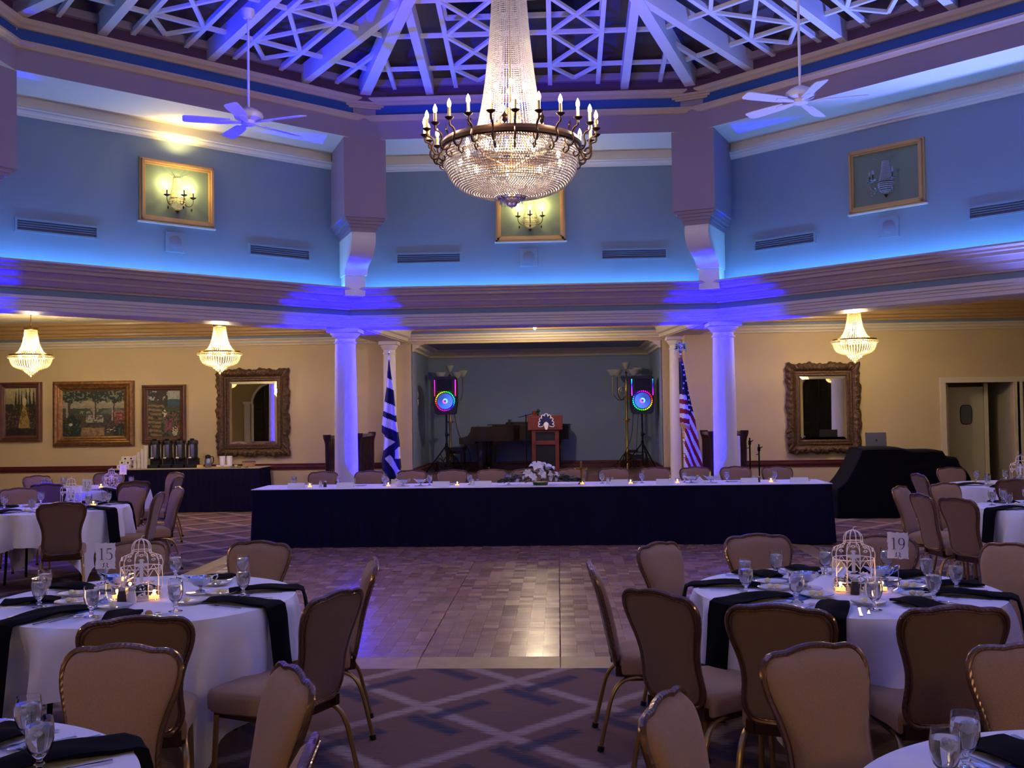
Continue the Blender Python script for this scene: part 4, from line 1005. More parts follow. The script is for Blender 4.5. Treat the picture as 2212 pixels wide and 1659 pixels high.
mb = MB(); mb.lathe([(.0805, .0135), (.0835, .0135), (.082, .0155)], 28); PRIM = mb.mesh('rim_line', mat('plate_blue_rim', hexc(70, 80, 130), .3), True)
mb = MB(); mb.lathe([(.001, 0), (.010, .001), (.0155, .008), (.016, .014), (.012, .021), (.001, .024)], 12); 
for k in range(6): mb.sphere((.012 * cos(k * pi / 3), .012 * sin(k * pi / 3), .012), .007, 6, 4)
BUT = mb.mesh('butter_ball', BUTTER, True)
def plate(x, y, label, group, nbut=2):
    o = thing('bread_plate', label, 'plate', (x, y, ZT), 0, group); link('plate', PLATE, o); link('rim_line', PRIM, o)
    for i in range(nbut):
        b = link('butter_ball', BUT, None, (x + (-.018 + .034 * i) * 1.0, y + .008 * (-1) ** i, ZT + .006), (0, 0, i)); tag(b, ('left' if i == 0 else 'right') + ' butter ball on the ' + label, 'butter', 'butter balls')
def knife_m():
    mb = MB(); mb.prism([(-.12, -.006), (-.02, -.005), (0, -.004), (.10, -.009), (.115, -.002), (.118, .006), (0, .005), (-.02, .005), (-.12, .007)], 0, .003); return mb.mesh('knife', SILVER)
def fork_m():
    mb = MB(); mb.prism([(-.10, -.007), (-.02, -.003), (.04, -.003), (.055, -.011), (.07, -.012), (.07, .012), (.055, .011), (.04, .003), (-.02, .003), (-.10, .007)], 0.001, .0035)
    for i in range(4): mb.box((.088, -.0105 + .007 * i, .003), (.04, .003, .002))
    return mb.mesh('fork', SILVER)
def spoon_m():
    mb = MB(); mb.prism([(-.09, -.007), (-.02, -.003), (.045, -.003), (.045, .003), (-.02, .003), (-.09, .007)], .001, .0035)
    mb.lathe([(.001, 0), (.6, .1), (1, .35)], 14, (0, 0, 0), Matrix.Translation((.07, 0, .001)) @ Matrix.Diagonal((.028, .017, .012, 1))); return mb.mesh('spoon', SILVER, True)
KN, FK, SP = knife_m(), fork_m(), spoon_m()
def cutlery(me, kind, x, y, a, label, group):
    o = link(kind, me, None, (x, y, ZT + .0015), (0, 0, a)); tag(o, label, kind, group)
def napkin(tx, ty, phi, r0, drape, width, label, group, seed=0, zoff=0.0):
    """folded cloth napkin lying radially from r0 to the edge; hangs down `drape` metres if > 0"""
    rnd = random.Random(seed); a = radians(phi); u = Vector((cos(a), sin(a), 0)); v = Vector((-sin(a), cos(a), 0)); c = Vector((tx, ty, 0))
    path = []; n = 10; rend = .775 if drape > 0 else min(.74, r0 + .26)
    for i in range(n + 1):
        t = i / n; rr = r0 + (rend - r0) * t
        path.append((rr, ZT + .004 + zoff + .014 * sin(pi * min(1, t * 1.2)) * (1 if drape else .8)))
    if drape > 0:
        path.append((.795, ZT - .003))
        for i in range(1, 9): t = i / 8; path.append((.803 + .045 * t, ZT - .012 - drape * t))
    W_ = width / 2; mb = MB(); rs = []; m = 8
    th = .014
    for k, (rr, z) in enumerate(path):
        q = k / (len(path) - 1)
        ring_ = []
        nr = path[min(k + 1, len(path) - 1)]; pr = path[max(k - 1, 0)]; tx_, tz_ = nr[0] - pr[0], nr[1] - pr[1]; L_ = hypot(tx_, tz_); nx, nz = -tz_ / L_, tx_ / L_
        tap = .75 + .25 * min(1, q * 4)
        for j in range(m + 1):
            s = -1 + 2 * j / m; wob = .004 * sin(3 * s + k * .5 + seed)
            P = c + u * (rr + nx * (th * (1 - .5 * s * s) + wob)) + v * (s * W_ * tap) + Vector((0, 0, z + nz * (th * (1 - .5 * s * s) + wob))); ring_.append(tuple(P))
        for j in range(m, -1, -1):
            s = -1 + 2 * j / m; P = c + u * rr + v * (s * W_ * tap) + Vector((0, 0, z)); ring_.append(tuple(P))
        rs.append(ring_)
    mb.rings(rs, caps=True); o = obj('napkin', mb, NAPKIN, None, True); tag(o, label, 'napkin', group); return o
def program(tx, ty, phi, r, label, group):
    a = radians(phi); mb = MB(); mb.box((0, 0, .001), (.20, .11, .002)); mb.box((0, 0, .003), (.20, .11, .0015), T(0, 0, 0, .02))
    o = obj('program_card', mb, BLUECARD, None, False, (tx + r * cos(a), ty + r * sin(a), ZT + .001), (0, 0, a + .15)); tag(o, label, 'card', group)
def votive(x, y, z, label, group, lit=True):
    r = thing('votive_candle', label, 'candle', (x, y, z), 0, group)
    mb = MB(); mb.lathe([(.001, 0), (.025, 0), (.027, .003), (.031, .06), (.0325, .066), (.030, .066), (.0275, .010), (.001, .008)], 20); obj('glass_cup', mb, GLASS, r)
    mb = MB(); mb.lathe([(.001, .009), (.024, .009), (.0255, .026), (.001, .026)], 16); obj('wax', mb, mat('glowing_wax', hexc(240, 190, 130), .5, emit=(1, .42, .12, 1), es=.9), r)
    mb = MB(); mb.lathe([(.001, .028), (.004, .033), (.0042, .038), (.0025, .045), (.0005, .051)], 8); obj('flame', mb, FLAME, r)
    point('candle_glow', (x, y, z + .045), .35, (1, .45, .14), .008); return r
def shaker(x, y, z, m, label, group):
    r = thing('shaker', label, 'shaker', (x, y, z), 0, group)
    mb = MB(); mb.lathe([(.001, 0), (.022, 0), (.023, .004), (.021, .04), (.0175, .058), (.0165, .064)], 12); obj('body', mb, m, r)
    mb = MB(); mb.lathe([(.0175, .063), (.0175, .074), (.012, .081), (.001, .083)], 14); obj('cap', mb, STEEL, r)
# numerals as ribbons (x right, z up), unit height
def stroke(mb, pts, ws, y=0, mtx=None):
    n = len(pts); P = [Vector((p[0], p[1])) for p in pts]; vs = []
    for i in range(n):
        t = (P[min(i + 1, n - 1)] - P[max(i - 1, 0)]).normalized(); q = Vector((-t.y, t.x)) * ws[min(i, len(ws) - 1)] / 2
        vs += [(P[i].x + q.x, y, P[i].y + q.y), (P[i].x - q.x, y, P[i].y - q.y)]
    mb.add(vs, [(2 * i, 2 * i + 1, 2 * i + 3, 2 * i + 2) for i in range(n - 1)], mtx)
def arcp(cx, cz, rx, rz, a0, a1, n=14): return [(cx + rx * cos(radians(a0 + (a1 - a0) * i / n)), cz + rz * sin(radians(a0 + (a1 - a0) * i / n))) for i in range(n + 1)]
def glyph(mb, ch, mtx):
    if ch == '1':
        stroke(mb, [(.28, 0), (.28, 1)], [.09], 0, mtx); stroke(mb, [(.10, .02), (.46, .02)], [.035], 0, mtx); stroke(mb, [(.10, .90), (.28, .98)], [.035, .06], 0, mtx)
    elif ch == '5':
        stroke(mb, [(.13, .52), (.16, .97)], [.045], 0, mtx); stroke(mb, [(.14, .955), (.54, .955)], [.08], 0, mtx)
        p = arcp(.30, .31, .27, .30, 125, -150, 22); stroke(mb, p, [.03 + .07 * max(0, cos(radians(125 - 275 * i / 22))) for i in range(23)], 0, mtx)
    elif ch == '9':
        p = arcp(.30, .68, .22, .30, 0, 360, 26); stroke(mb, p, [.03 + .06 * abs(cos(radians(360 * i / 26))) for i in range(27)], 0, mtx)
        stroke(mb, [(.525, .68), (.52, .45), (.46, .22), (.34, .06), (.14, .0)], [.09, .09, .07, .05, .03], 0, mtx)
    elif ch == '2':
        p = arcp(.31, .74, .22, .24, 170, -20, 14) + [(.40, .44), (.22, .22), (.09, .05)]; stroke(mb, p, [.03] + [.03 + .06 * max(0, cos(radians(170 - 190 * i / 14))) for i in range(1, 15)] + [.06, .04, .03], 0, mtx); stroke(mb, [(.08, .035), (.56, .035)], [.075], 0, mtx)
def number_card(x, y, txt, face, label):
    r = thing('table_number', label, 'sign', (x, y, ZT), face, 'number cards on wire stands')
    mb = MB(); mb.lathe([(.001, 0), (.036, 0), (.037, .004), (.030, .012), (.012, .018), (.006, .028), (.004, .05)], 18); mb.tube([(0, 0, .04), (0, 0, .18)], .0025, 6)
    for s in (-1, 1): mb.tube(catmull([(0, .003, .175), (s * .010, .003, .182), (s * .014, .003, .195), (s * .006, .003, .203), (s * .004, .003, .193)], 3), .0018, 5)
    obj('stand', mb, SILVER, r)
    rnd = random.Random(5); hw, h0, h1 = .050, .165, .297; pts = []
    for i in range(10): pts.append((-hw + 2 * hw * i / 10, h0 + rnd.uniform(-.003, .003)))
    for i in range(12): pts.append((hw + rnd.uniform(-.003, .003), h0 + (h1 - h0) * i / 12))
    for i in range(10): pts.append((hw - 2 * hw * i / 10, h1 + rnd.uniform(-.003, .003)))
    for i in range(12): pts.append((-hw + rnd.uniform(-.003, .003), h1 - (h1 - h0) * i / 12))
    mb = MB(); mb.prism(pts, -.0008, .0008, MX); obj('card', mb, PAPER, r, False)
    mb = MB(); H_ = .058
    if txt:
        x0 = -.6 * H_ * len(txt) / 2
        for i, c_ in enumerate(txt): glyph(mb, c_, Matrix.Translation((x0 + i * .6 * H_, -.0016, .212)) @ Matrix.Scale(H_, 4))
        for s in (-1, 1): stroke(mb, [(s * .006, .197), (s * .010, .189), (s * .007, .180), (s * .014, .174)], [.004], -.0016)
    else:
        for i in range(3): stroke(mb, [(-.02, .21 + .02 * i), (.02, .21 + .02 * i)], [.004], -.0016)
    obj('printed_number' if txt else 'printed_lines', mb, INK if txt else INKG, r, False)
    return r
def birdcage(x, y, z, label, s=1.0):
    r = thing('birdcage', label, 'birdcage', (x, y, z), atan2(-x, y), 'white wire birdcage centrepieces'); r.scale = (1, 1, .89)
    mb = MB(); R = .095 * s; n = 10; zw = .165 * s
    mb.lathe([(R * 1.02, 0), (R * 1.02, .006), (.001, .006)], 24); mb.ring_tube([(R * cos(a), R * sin(a), .05 * s) for a in [2 * pi * i / 24 for i in range(24)]], .0022, 5)
    obj('base_tray', mb, CAGE, r)
    mb = MB()
    for zz in (zw,): mb.ring_tube([(R * cos(a), R * sin(a), zz) for a in [2 * pi * i / 28 for i in range(28)]], .0026, 5)
    for k in range(n):
        a = 2 * pi * k / n; ca, sa = cos(a), sin(a)
        mb.tube([(R * ca, R * sa, .005), (R * ca, R * sa, zw)], .0022, 5)
        q = [(R, zw), (R * 1.02, zw + .03 * s), (R * .85, zw + .06 * s), (R * .55, zw + .072 * s), (R * .46, zw + .085 * s), (R * .44, zw + .115 * s), (R * .3, zw + .14 * s), (.002, zw + .152 * s)]
        mb.tube(catmull([(p * ca, p * sa, h) for p, h in q], 3), .0022, 5)
        # gothic arches between bars
        a2 = a + 2 * pi / n; am = a + pi / n
        mb.tube(catmull([(R * ca, R * sa, zw - .045 * s), (R * cos(a + .2), R * sin(a + .2), zw - .015 * s), (R * cos(am), R * sin(am), zw)], 3), .0018, 4); mb.tube(catmull([(R * cos(a2), R * sin(a2), zw - .045 * s), (R * cos(a2 - .2), R * sin(a2 - .2), zw - .015 * s), (R * cos(am), R * sin(am), zw)], 3), .0018, 4)
    mb.ring_tube([(R * .45 * cos(a), R * .45 * sin(a), zw + .09 * s) for a in [2 * pi * i / 20 for i in range(20)]], .0022, 5)
    mb.tube([(0, 0, zw + .15 * s), (.004, 0, zw + .165 * s), (.016, 0, zw + .168 * s)], .0022, 5)
    obj('wire_bars', mb, CAGE, r, stuff=True)
    mb = MB()
    for k in range(n):
        a = 2 * pi * (k + .5) / n
        for sg in (-1, 1):
            for (zc, rr) in ((.026 * s, .016 * s), (zw + .045 * s, .013 * s)):
                q = []
                for i in range(9):
                    th = i / 8 * 4.6; rad = rr * (1 - i / 10); q.append(((R * (1 if zc < .1 else .97)) * cos(a + sg * rad * cos(th) / R), (R * (1 if zc < .1 else .97)) * sin(a + sg * rad * cos(th) / R), zc + rad * sin(th)))
                mb.tube(q, .0018, 4)
    obj('wire_scrolls', mb, CAGE, r, stuff=True)
    mb = MB(); yc = -R * 1.0 - .004; mb.box((0, yc, zw - .005 * s), (.016 * s, .005, .115 * s)); mb.box((0, yc, zw + .025 * s), (.055 * s, .0062, .016 * s)); obj('cross', mb, CAGE, r, False)
    mb = MB(); rnd = random.Random(int(x * 100))
    for i in range(46):
        a = rnd.uniform(0, 6.28); q = rnd.uniform(.01, .07) * s; l = .032 * s; b = rnd.uniform(0, 6.28); zz = rnd.uniform(.012, .065) * s
        mb.add([(-l, 0, 0), (0, -.009, .006), (l, 0, .004), (0, .009, .006)], [(0, 1, 2, 3)], T(q * cos(a), q * sin(a), zz, b, rnd.uniform(-.6, .6), rnd.uniform(-.6, .3)))
    obj('leaf', mb, LEAF, r, False, stuff=True)
    mb = MB()
    for i in range(11):
        a = rnd.uniform(0, 6.28); q = rnd.uniform(.02, .065) * s
        for p in range(6): mb.add([(0, 0, 0), (.014, -.007, .008), (.028, 0, .014), (.014, .007, .008)], [(0, 1, 2, 3)], T(q * cos(a), q * sin(a), (.045 + .004 * i) * s, p * 1.05 + a, .2))
    obj('flower', mb, PETAL, r, False, stuff=True)
    return r
def footed_dish(x, y, z, label, group, m=SILVER):
    r = thing('footed_dish', label, 'dish', (x, y, z), 0, group)
    mb = MB(); mb.lathe([(.001, 0), (.075, 0), (.085, .006), (.083, .008), (.07, .004), (.001, .004)], 28); obj('saucer', mb, PORCELAIN, r)
    mb = MB(); mb.lathe([(.001, .006), (.028, .007), (.026, .012), (.008, .02), (.010, .032), (.035, .042), (.055, .06), (.066, .085), (.064, .085), (.052, .062), (.03, .046), (.001, .043)], 24)
    bowl = obj('bowl', mb, m, r)
    mb = MB(); mb.tube(catmull([(.05, 0, .055), (.085, 0, .075), (.09, 0, .095), (.066, 0, .09)], 4), .004, 6); obj('handle', mb, m, bowl); mb = MB(); mb.add([(-.05, -.02, .085), (-.105, 0, .10), (-.05, .02, .085), (-.055, 0, .06)], [(0, 1, 3), (1, 2, 3)]); obj('spout', mb, m, bowl)

# (goblets, plates, napkins(phi,r0,drape,width), cutlery angles) per table, angles in degrees round the table centre
TW = {
 '15': dict(gob=[(180, .53), (212, .50), (265, .52), (308, .50), (96, .60), (57, .64), (2, .51), (134, .60)], plates=[(-30, .34), (12, .38), (57, .45), (-95, .30), (-152, .35), (171, .41), (139, .38)],
   nap=[(-19, .40, .36, .15), (18, .42, .34, .15), (-118, .36, .40, .16), (-78, .42, 0, .16), (-166, .42, 0, .15), (74, .46, 0, .15), (150, .45, .20, .16)], prog=[(-172, .50), (-124, .42), (150, .44)]),
 '19': dict(gob=[(-166, .54), (163, .50), (124, .47), (-131, .50), (-92, .58), (-49, .49), (-9, .54), (20, .51), (53, .62), (87, .47)], plates=[(152, .38), (-179, .36), (-132, .29), (-90, .42), (-39, .37), (3, .34), (39, .36)],
   nap=[(-150, .40, .42, .16), (169, .42, .38, .14), (127, .45, 0, .16), (96, .48, 0, .15), (-110, .42, .30, .15), (-64, .38, 0, .16), (-22, .38, .36, .15), (8, .46, 0, .14), (42, .48, 0, .15), (66, .52, 0, .14)], prog=[(127, .47), (-148, .40), (-24, .40), (9, .42)]),
 'BL': dict(gob=[(56, .56), (30, .52), (100, .5)], plates=[(20, .33), (80, .4)], nap=[(72, .42, 0, .16), (40, .40, .3, .16), (5, .4, .3, .16)], prog=[(44, .40), (74, .44)]),
 'BR': dict(gob=[(132, .56), (150, .55), (88, .58), (60, .55)], plates=[(120, .36), (100, .33)], nap=[(112, .42, 0, .17), (165, .42, .3, .16), (62, .42, 0, .16)], prog=[(108, .46), (150, .42)]),
 '12': dict(gob=[(-172, .49), (-84, .54), (-14, .45), (30, .55), (52, .58), (130, .5), (95, .5)], plates=[(-100, .4), (-30, .38), (30, .36), (150, .4)], nap=[(-20, .42, .33, .15), (-112, .42, .38, .15), (77, .45, 0, .15), (40, .45, .3, .15), (170, .45, 0, .15)], prog=[]),
 'TL': dict(gob=[(-175, .6), (150, .55), (93, .55), (60, .5), (30, .55), (-140, .5)], plates=[(-60, .4), (20, .4), (160, .4)], nap=[(-44, .44, .25, .15), (-160, .44, .3, .15), (60, .46, 0, .15)], prog=[]),
 'R1': dict(gob=[(135, .55), (158, .6), (105, .5), (-170, .55), (80, .5), (-130, .5)], plates=[(150, .38), (-170, .36)], nap=[(-163, .44, .36, .15), (125, .46, 0, .15)], prog=[]),
 'R2': dict(gob=[(120, .55), (-150, .5), (-110, .5), (80, .5)], plates=[(150, .4), (-160, .36)], nap=[(-172, .42, .3, .15), (-130, .45, 0, .15)], prog=[]),
}
for t, d in TW.items():
    x, y = TB[t]; nm = TI[t][2]
    for phi, r in d['gob']:
        a = radians(phi); goblet(x + r * cos(a), y + r * sin(a), ZT, uniq('stemmed glass of iced water on %s, %s' % (nm, sect(phi))), 'water goblets on ' + nm)
    for i, (phi, r) in enumerate(d['plates']):
        a = radians(phi); plate(x + r * cos(a), y + r * sin(a), uniq('small bread plate on %s, %s' % (nm, sect(phi))), 'bread plates on ' + nm, 2 if i % 3 else 1)
    for i, (phi, r0, dr, wd) in enumerate(d['nap']):
        a = radians(phi)
        napkin(x, y, phi, r0, dr, wd, uniq('folded black napkin on %s, %s%s' % (nm, sect(phi), ', hanging over the edge' if dr else '')), 'black napkins on ' + nm, i)
        g = 'cutlery on ' + nm
        for kind, me, dphi, rr in (('knife', KN, 11, .62), ('fork', FK, -11, .60), ('spoon', SP, 15, .60)):
            b = radians(phi + dphi); cutlery(me, kind, x + rr * cos(b), y + rr * sin(b), a + pi + .05 * dphi / 11 + random.uniform(-.08, .08), uniq('silver %s beside the %s napkin on %s' % (kind, sect(phi), nm)), g)
    for phi, r in d['prog']: program(x, y, phi + 7, r - .05, uniq('blue programme card under a napkin on %s, %s' % (nm, sect(phi))), 'blue programme cards')
x, y = TB['15']
birdcage(-2.16, 5.28, ZT, 'white wire birdcage with a cross in the middle of table fifteen', 1.08)
number_card(-2.30, 5.17, '15', .05, 'white deckle-edged card reading fifteen on a silver stand')
votive(-2.27, 5.24, ZT, 'lit votive candle on table fifteen, nearest the pepper shaker', 'votives on table fifteen'); votive(-2.07, 5.22, ZT, 'lit votive candle on table fifteen, right in front of the birdcage', 'votives on table fifteen'); votive(-2.30, 5.47, ZT, 'lit votive candle on table fifteen, behind the birdcage', 'votives on table fifteen')
shaker(-2.20, 5.13, ZT, PEPPER, 'pepper shaker with steel cap on table fifteen', 'shakers'); shaker(-2.145, 5.12, ZT, SALT, 'salt shaker with steel cap on table fifteen', 'shakers')
footed_dish(-2.38, 5.50, ZT, 'silver footed sauce dish behind the number card', 'footed dishes'); footed_dish(-1.90, 5.42, ZT, 'silver footed sauce dish right of the birdcage on table fifteen', 'footed dishes')
birdcage(1.50, 5.40, ZT, 'white wire birdcage with a cross in the middle of table nineteen', 1.08)
number_card(1.70, 5.32, '19', -.25, 'white deckle-edged card reading nineteen on a silver stand')
votive(1.41, 5.32, ZT, 'lit votive candle on table nineteen, left, before the birdcage', 'votives on table nineteen'); votive(1.62, 5.33, ZT, 'lit votive candle on table nineteen, beside the number card stand', 'votives on table nineteen')
shaker(1.465, 5.26, ZT, PEPPER, 'pepper shaker with steel cap on table nineteen', 'shakers'); shaker(1.525, 5.24, ZT, SALT, 'salt shaker with steel cap on table nineteen', 'shakers')
footed_dish(1.26, 5.42, ZT, 'silver footed dish on a saucer left of the birdcage on table nineteen', 'footed dishes'); footed_dish(1.69, 5.56, ZT, 'silver footed dish on a saucer right of the birdcage on table nineteen', 'footed dishes')
birdcage(-5.20, 10.85, ZT, 'white wire birdcage in the middle of table twelve', 1.08); number_card(-4.98, 10.75, '12', 0, 'white deckle-edged card reading twelve'); votive(-4.98, 10.9, ZT, 'lit votive candle on table twelve behind the number card', 'votives on table twelve')
votive(-6.2, 13.8, ZT, 'lit votive candle on the back left table, left of the pair', 'votives on the back left table'); votive(-5.95, 13.85, ZT, 'lit votive candle on the back left table, right of the pair', 'votives on the back left table'); number_card(-5.98, 14.0, '', 0, 'white card on a stand on the back left table, seen before the wall'); birdcage(-6.12, 13.95, ZT, 'white wire birdcage on the back left table', .9)
birdcage(4.62, 9.75, ZT, 'white wire birdcage at the right edge on the middle right table', 1.08); votive(4.42, 9.72, ZT, 'lit votive candle on the middle right table', 'votives on the right tables'); birdcage(5.55, 12.75, ZT, 'white wire birdcage on the back right table', 1.2); votive(5.32, 12.7, ZT, 'lit votive candle on the back right table', 'votives on the right tables')
bd = MB(); bd.sphere((0, 0, .012), .018, 10, 7, .8); o = obj('bread_roll', bd, mat('bread_crust', hexc(190, 140, 80), .6, vary=(30, .2)), None, True, (-1.93, 4.80, ZT)); tag(o, 'small piece of bread at the front edge of table fifteen', 'bread')

# ------------------------------------------------------------------ head table
hx0, hx1, hy0, hy1 = -3.93, 3.40, 13.15, 13.95
tb = thing('head_table', 'long straight head table in front of the stage, under black skirts', 'table', (0, 0, 0))
mb = MB(); mb.box(((hx0 + hx1) / 2, (hy0 + hy1) / 2, .745), (hx1 - hx0 - .02, hy1 - hy0 - .02, .02)); obj('tabletop', mb, WOODTRAY, tb, False)
for i in range(6):
    for yy in (hy0 + .1, hy1 - .1): mb = MB(); mb.tube([(hx0 + .3 + i * (hx1 - hx0 - .6) / 5, yy, .02), (hx0 + .3 + i * (hx1 - hx0 - .6) / 5, yy, .74)], .014, 6); obj('leg', mb, BLACKM, tb)
def skirt(name, pts, z0, z1, pleat, amp, label, flare=.04, closed=True):
    mb = MB(); path = []
    n = len(pts)
    for i in range(n if closed else n - 1):
        p, q = Vector(pts[i]), Vector(pts[(i + 1) % n]); L_ = (q - p).length; m = max(2, int(L_ / pleat * 6))
        d = (q - p).normalized(); nn = Vector((d.y, -d.x))
        for k in range(m):
            path.append((p + d * L_ * k / m, nn, L_ * k / m))
    rs = []
    for s, e in ((0, 0), (.05, .3), (.35, .8), (.7, 1), (1, 1.1)):
        ring_ = []
        for k, (pt, nn, l) in enumerate(path):
            w_ = amp * e * sin(2 * pi * l / pleat + .6 * sin(l * 3)); pt2 = pt + nn * (w_ + flare * s + .008); ring_.append((pt2.x, pt2.y, z1 + (z0 - z1) * s))
        rs.append(ring_)
    mb.rings(rs, caps=False); o = obj(name, mb, BLACKCLOTH, None, True); tag(o, label, 'table skirt', 'black table skirts'); return o
skirt('table_skirt', [(hx0, hy0), (hx1, hy0), (hx1, hy1), (hx0, hy1)], .022, .752, .16, .012, 'long pleated black skirt hanging round the head table')
mb = MB(); mb.rbox(((hx0 + hx1) / 2, (hy0 + hy1) / 2, .760), (hx1 - hx0 + .03, hy1 - hy0 + .03, .008), .002); o = obj('tablecloth', mb, CLOTH, None, False); tag(o, 'white cloth covering the top of the long head table', 'tablecloth')
HP = [('far left end', -3.5), ('left column', -2.9), ('blue striped flag', -2.3), ('left speaker', -1.7), ('piano bench', -1.17), ('left of the flowers', -.66), ('right of the brass cross', .56), ('torchiere', 1.08), ('right pier', 1.63), ('right column', 2.18), ('far right end', 2.79)]
for nm, x in HP: goblet(x, 13.58, .765, 'stemmed water glass on the head table, near the ' + nm if not nm.startswith(('left of', 'right of')) else 'stemmed water glass on the head table, ' + nm, 'water goblets on the head table')
def place_card(x, y, label):
    r = thing('place_card', label, 'card', (x, y, .765), 0, 'name cards along the head table')
    mb = MB(); mb.add([(-.11, -.03, 0), (.11, -.03, 0), (.11, 0, .065), (-.11, 0, .065), (-.11, .03, 0), (.11, .03, 0)], [(0, 1, 2, 3), (3, 2, 5, 4)]); obj('folded_card', mb, PAPER, r, False)
    mb = MB(); 
    for i, w_ in enumerate((.028, .02, .024)): stroke(mb, [(-w_, .032 - i * .008), (w_, .032 - i * .008)], [.0035], 0, T(0, -.0165 + .0 * i, 0) @ Matrix.Rotation(0, 4, 'X'))
    o = obj('printed_lines', mb, INKG, r, False); o.rotation_euler = (-.43, 0, 0); o.location = (0, -.004, -.004)
for x, nm in zip([-3.41, -2.77, -1.52, -.98, .77, 1.35, 2.42, 3.05], ['leftmost', 'second from left, by the column', 'third from left, under the left speaker', 'just left of the flowers', 'right of the brass cross', 'below the right speaker', 'right of the right blue column', 'rightmost']): place_card(x, 13.34, 'white folded name card on the head table, ' + nm)
for x, nm in zip([-3.25, -2.22, -1.32, .30, .92, 1.52, 2.71], ['leftmost', 'second from left', 'third from left', 'behind the brass cross', 'below the torchiere', 'below the right pier', 'rightmost']): votive(x, 13.42, .765, 'lit votive on the head table, ' + nm, 'votives on the head table')
for x, nm in zip([-3.12, -1.12, .63, 2.50], ['left end', 'piano bench', 'brass cross', 'right end']):
    shaker(x, 13.46, .765, SALT, 'salt shaker on the head table near the ' + nm, 'shakers'); shaker(x + .06, 13.46, .765, PEPPER, 'pepper shaker on the head table near the ' + nm, 'shakers')
for x, nm in ((-2.03, 'left, before the left flag'), (-1.80, 'left, nearer the speaker'), (1.70, 'right, before the right flag'), (1.95, 'right, beside the blue column')): footed_dish(x, 13.45, .765, 'silver footed dish on the head table, ' + nm, 'footed dishes')
for x, nm in ((-2.62, 'right of the left column'), (-1.45, 'below the left speaker'), (.95, 'below the torchiere'), (2.25, 'right of the right column'), (3.18, 'right end')):
    o = thing('bread_plate', 'white bread plate on the head table, ' + nm, 'plate', (x, 13.62, .765), 0, 'bread plates on the head table'); link('plate', PLATE, o)
for x, nm in ((-2.12, 'left dishes'), (1.83, 'right dishes')):
    mb = MB(); mb.prism([(-.10, -.07), (.08, -.09), (.12, .02), (.02, .09), (-.09, .05)], 0, .02); mb.add([(-.06, -.05, .02), (.05, -.06, .02), (.02, .05, .02), (0, 0, .075)], [(0, 1, 3), (1, 2, 3), (2, 0, 3)]); o = obj('napkin', mb, PAPER, None, False, (x, 13.62, .765)); tag(o, 'crumpled white napkin on the head table by the ' + nm, 'napkin', 'white napkins')

# flower arrangement
fa = thing('flower_arrangement', 'long low arrangement of white lilies and chrysanthemums on the head table', 'flowers', (-.24, 13.40, .765))
mb = MB(); mb.lathe([(.001, 0), (.09, 0), (.10, .03), (.09, .04), (.001, .04)], 20); obj('foliage_tray', mb, LEAF, fa)
rnd = random.Random(4); mb = MB()
for i in range(420):
    s = rnd.choice((-1, 1)); q = rnd.random() ** .8; x = s * q * .52; y = rnd.uniform(-.11, .11) * (1 - .5 * q); z = .03 + (1 - q) * rnd.uniform(.02, .16) + rnd.uniform(0, .03)
    l = rnd.uniform(.03, .075); mb.add([(-l * .2, 0, 0), (l * .4, -l * .22, .008), (l, 0, -.004), (l * .4, l * .22, .008)], [(0, 1, 2, 3)], T(x, y, z, (0 if s > 0 else pi) + rnd.uniform(-.9, .9), rnd.uniform(-.6, .6), rnd.uniform(-.5, .4)))
obj('dark_foliage', mb, LEAF, fa, False, stuff=True)
mb = MB()
for i in range(150):
    s = rnd.choice((-1, 1)); q = rnd.random() ** .7; x = s * (.1 + q * .40); y = rnd.uniform(-.10, .10); z = .05 + (1 - q) * .12
    l = .035; mb.add([(0, 0, 0), (l * .4, -l * .25, .004), (l, 0, 0), (l * .4, l * .25, .004)], [(0, 1, 2, 3)], T(x, y, z, rnd.uniform(0, 6.3), rnd.uniform(-.8, .8), rnd.uniform(-.9, .2)))
obj('silver_foliage', mb, LEAFG, fa, False, stuff=True)
mum = MB()
for lay in range(4):
    for p in range(14):
        a = 2 * pi * (p + lay * .5) / 14; l = .045 - lay * .009; mum.add([(0, 0, .004 * lay), (l * .6 * cos(a - .12), l * .6 * sin(a - .12), .008 + .006 * lay), (l * cos(a), l * sin(a), .012 + .008 * lay), (l * .6 * cos(a + .12), l * .6 * sin(a + .12), .008 + .006 * lay)], [(0, 1, 2, 3)])
mumm = mum.mesh('chrysanthemum', PETAL)
lil = MB()
for p in range(6):
    a = p * pi / 3; ca, sa = cos(a), sin(a); L_ = .085; pts = [(0, 0, 0)]
    vs = []
    for q, w_, h in ((0, .004, 0), (.35, .022, .045), (.7, .024, .062), (1, .001, .040)):
        for sg in (-1, 0, 1): vs.append((L_ * q * ca - sg * w_ * sa, L_ * q * sa + sg * w_ * ca, h - .004 * abs(sg)))
    lil.add(vs, [(3 * i + j, 3 * i + j + 1, 3 * i + j + 4, 3 * i + j + 3) for i in range(3) for j in range(2)])
lilm = lil.mesh('lily', PETAL, True)
for x, y, z, rx, rz, sc in ((-.04, -.05, .20, .5, .2, 1.35), (.08, -.04, .19, .4, 1.4, 1.35), (.0, -.09, .14, 1.2, .8, .9), (-.16, -.08, .14, 1.0, .1, .8), (.1, -.09, .13, 1.2, 2, .8), (.2, -.04, .12, .9, 1, .6), (-.1, -.1, .10, 1.2, .5, .7)):
    o = link('lily', lilm, fa, (x, y, z), (rx, 0, rz)); o.scale = (sc,) * 3
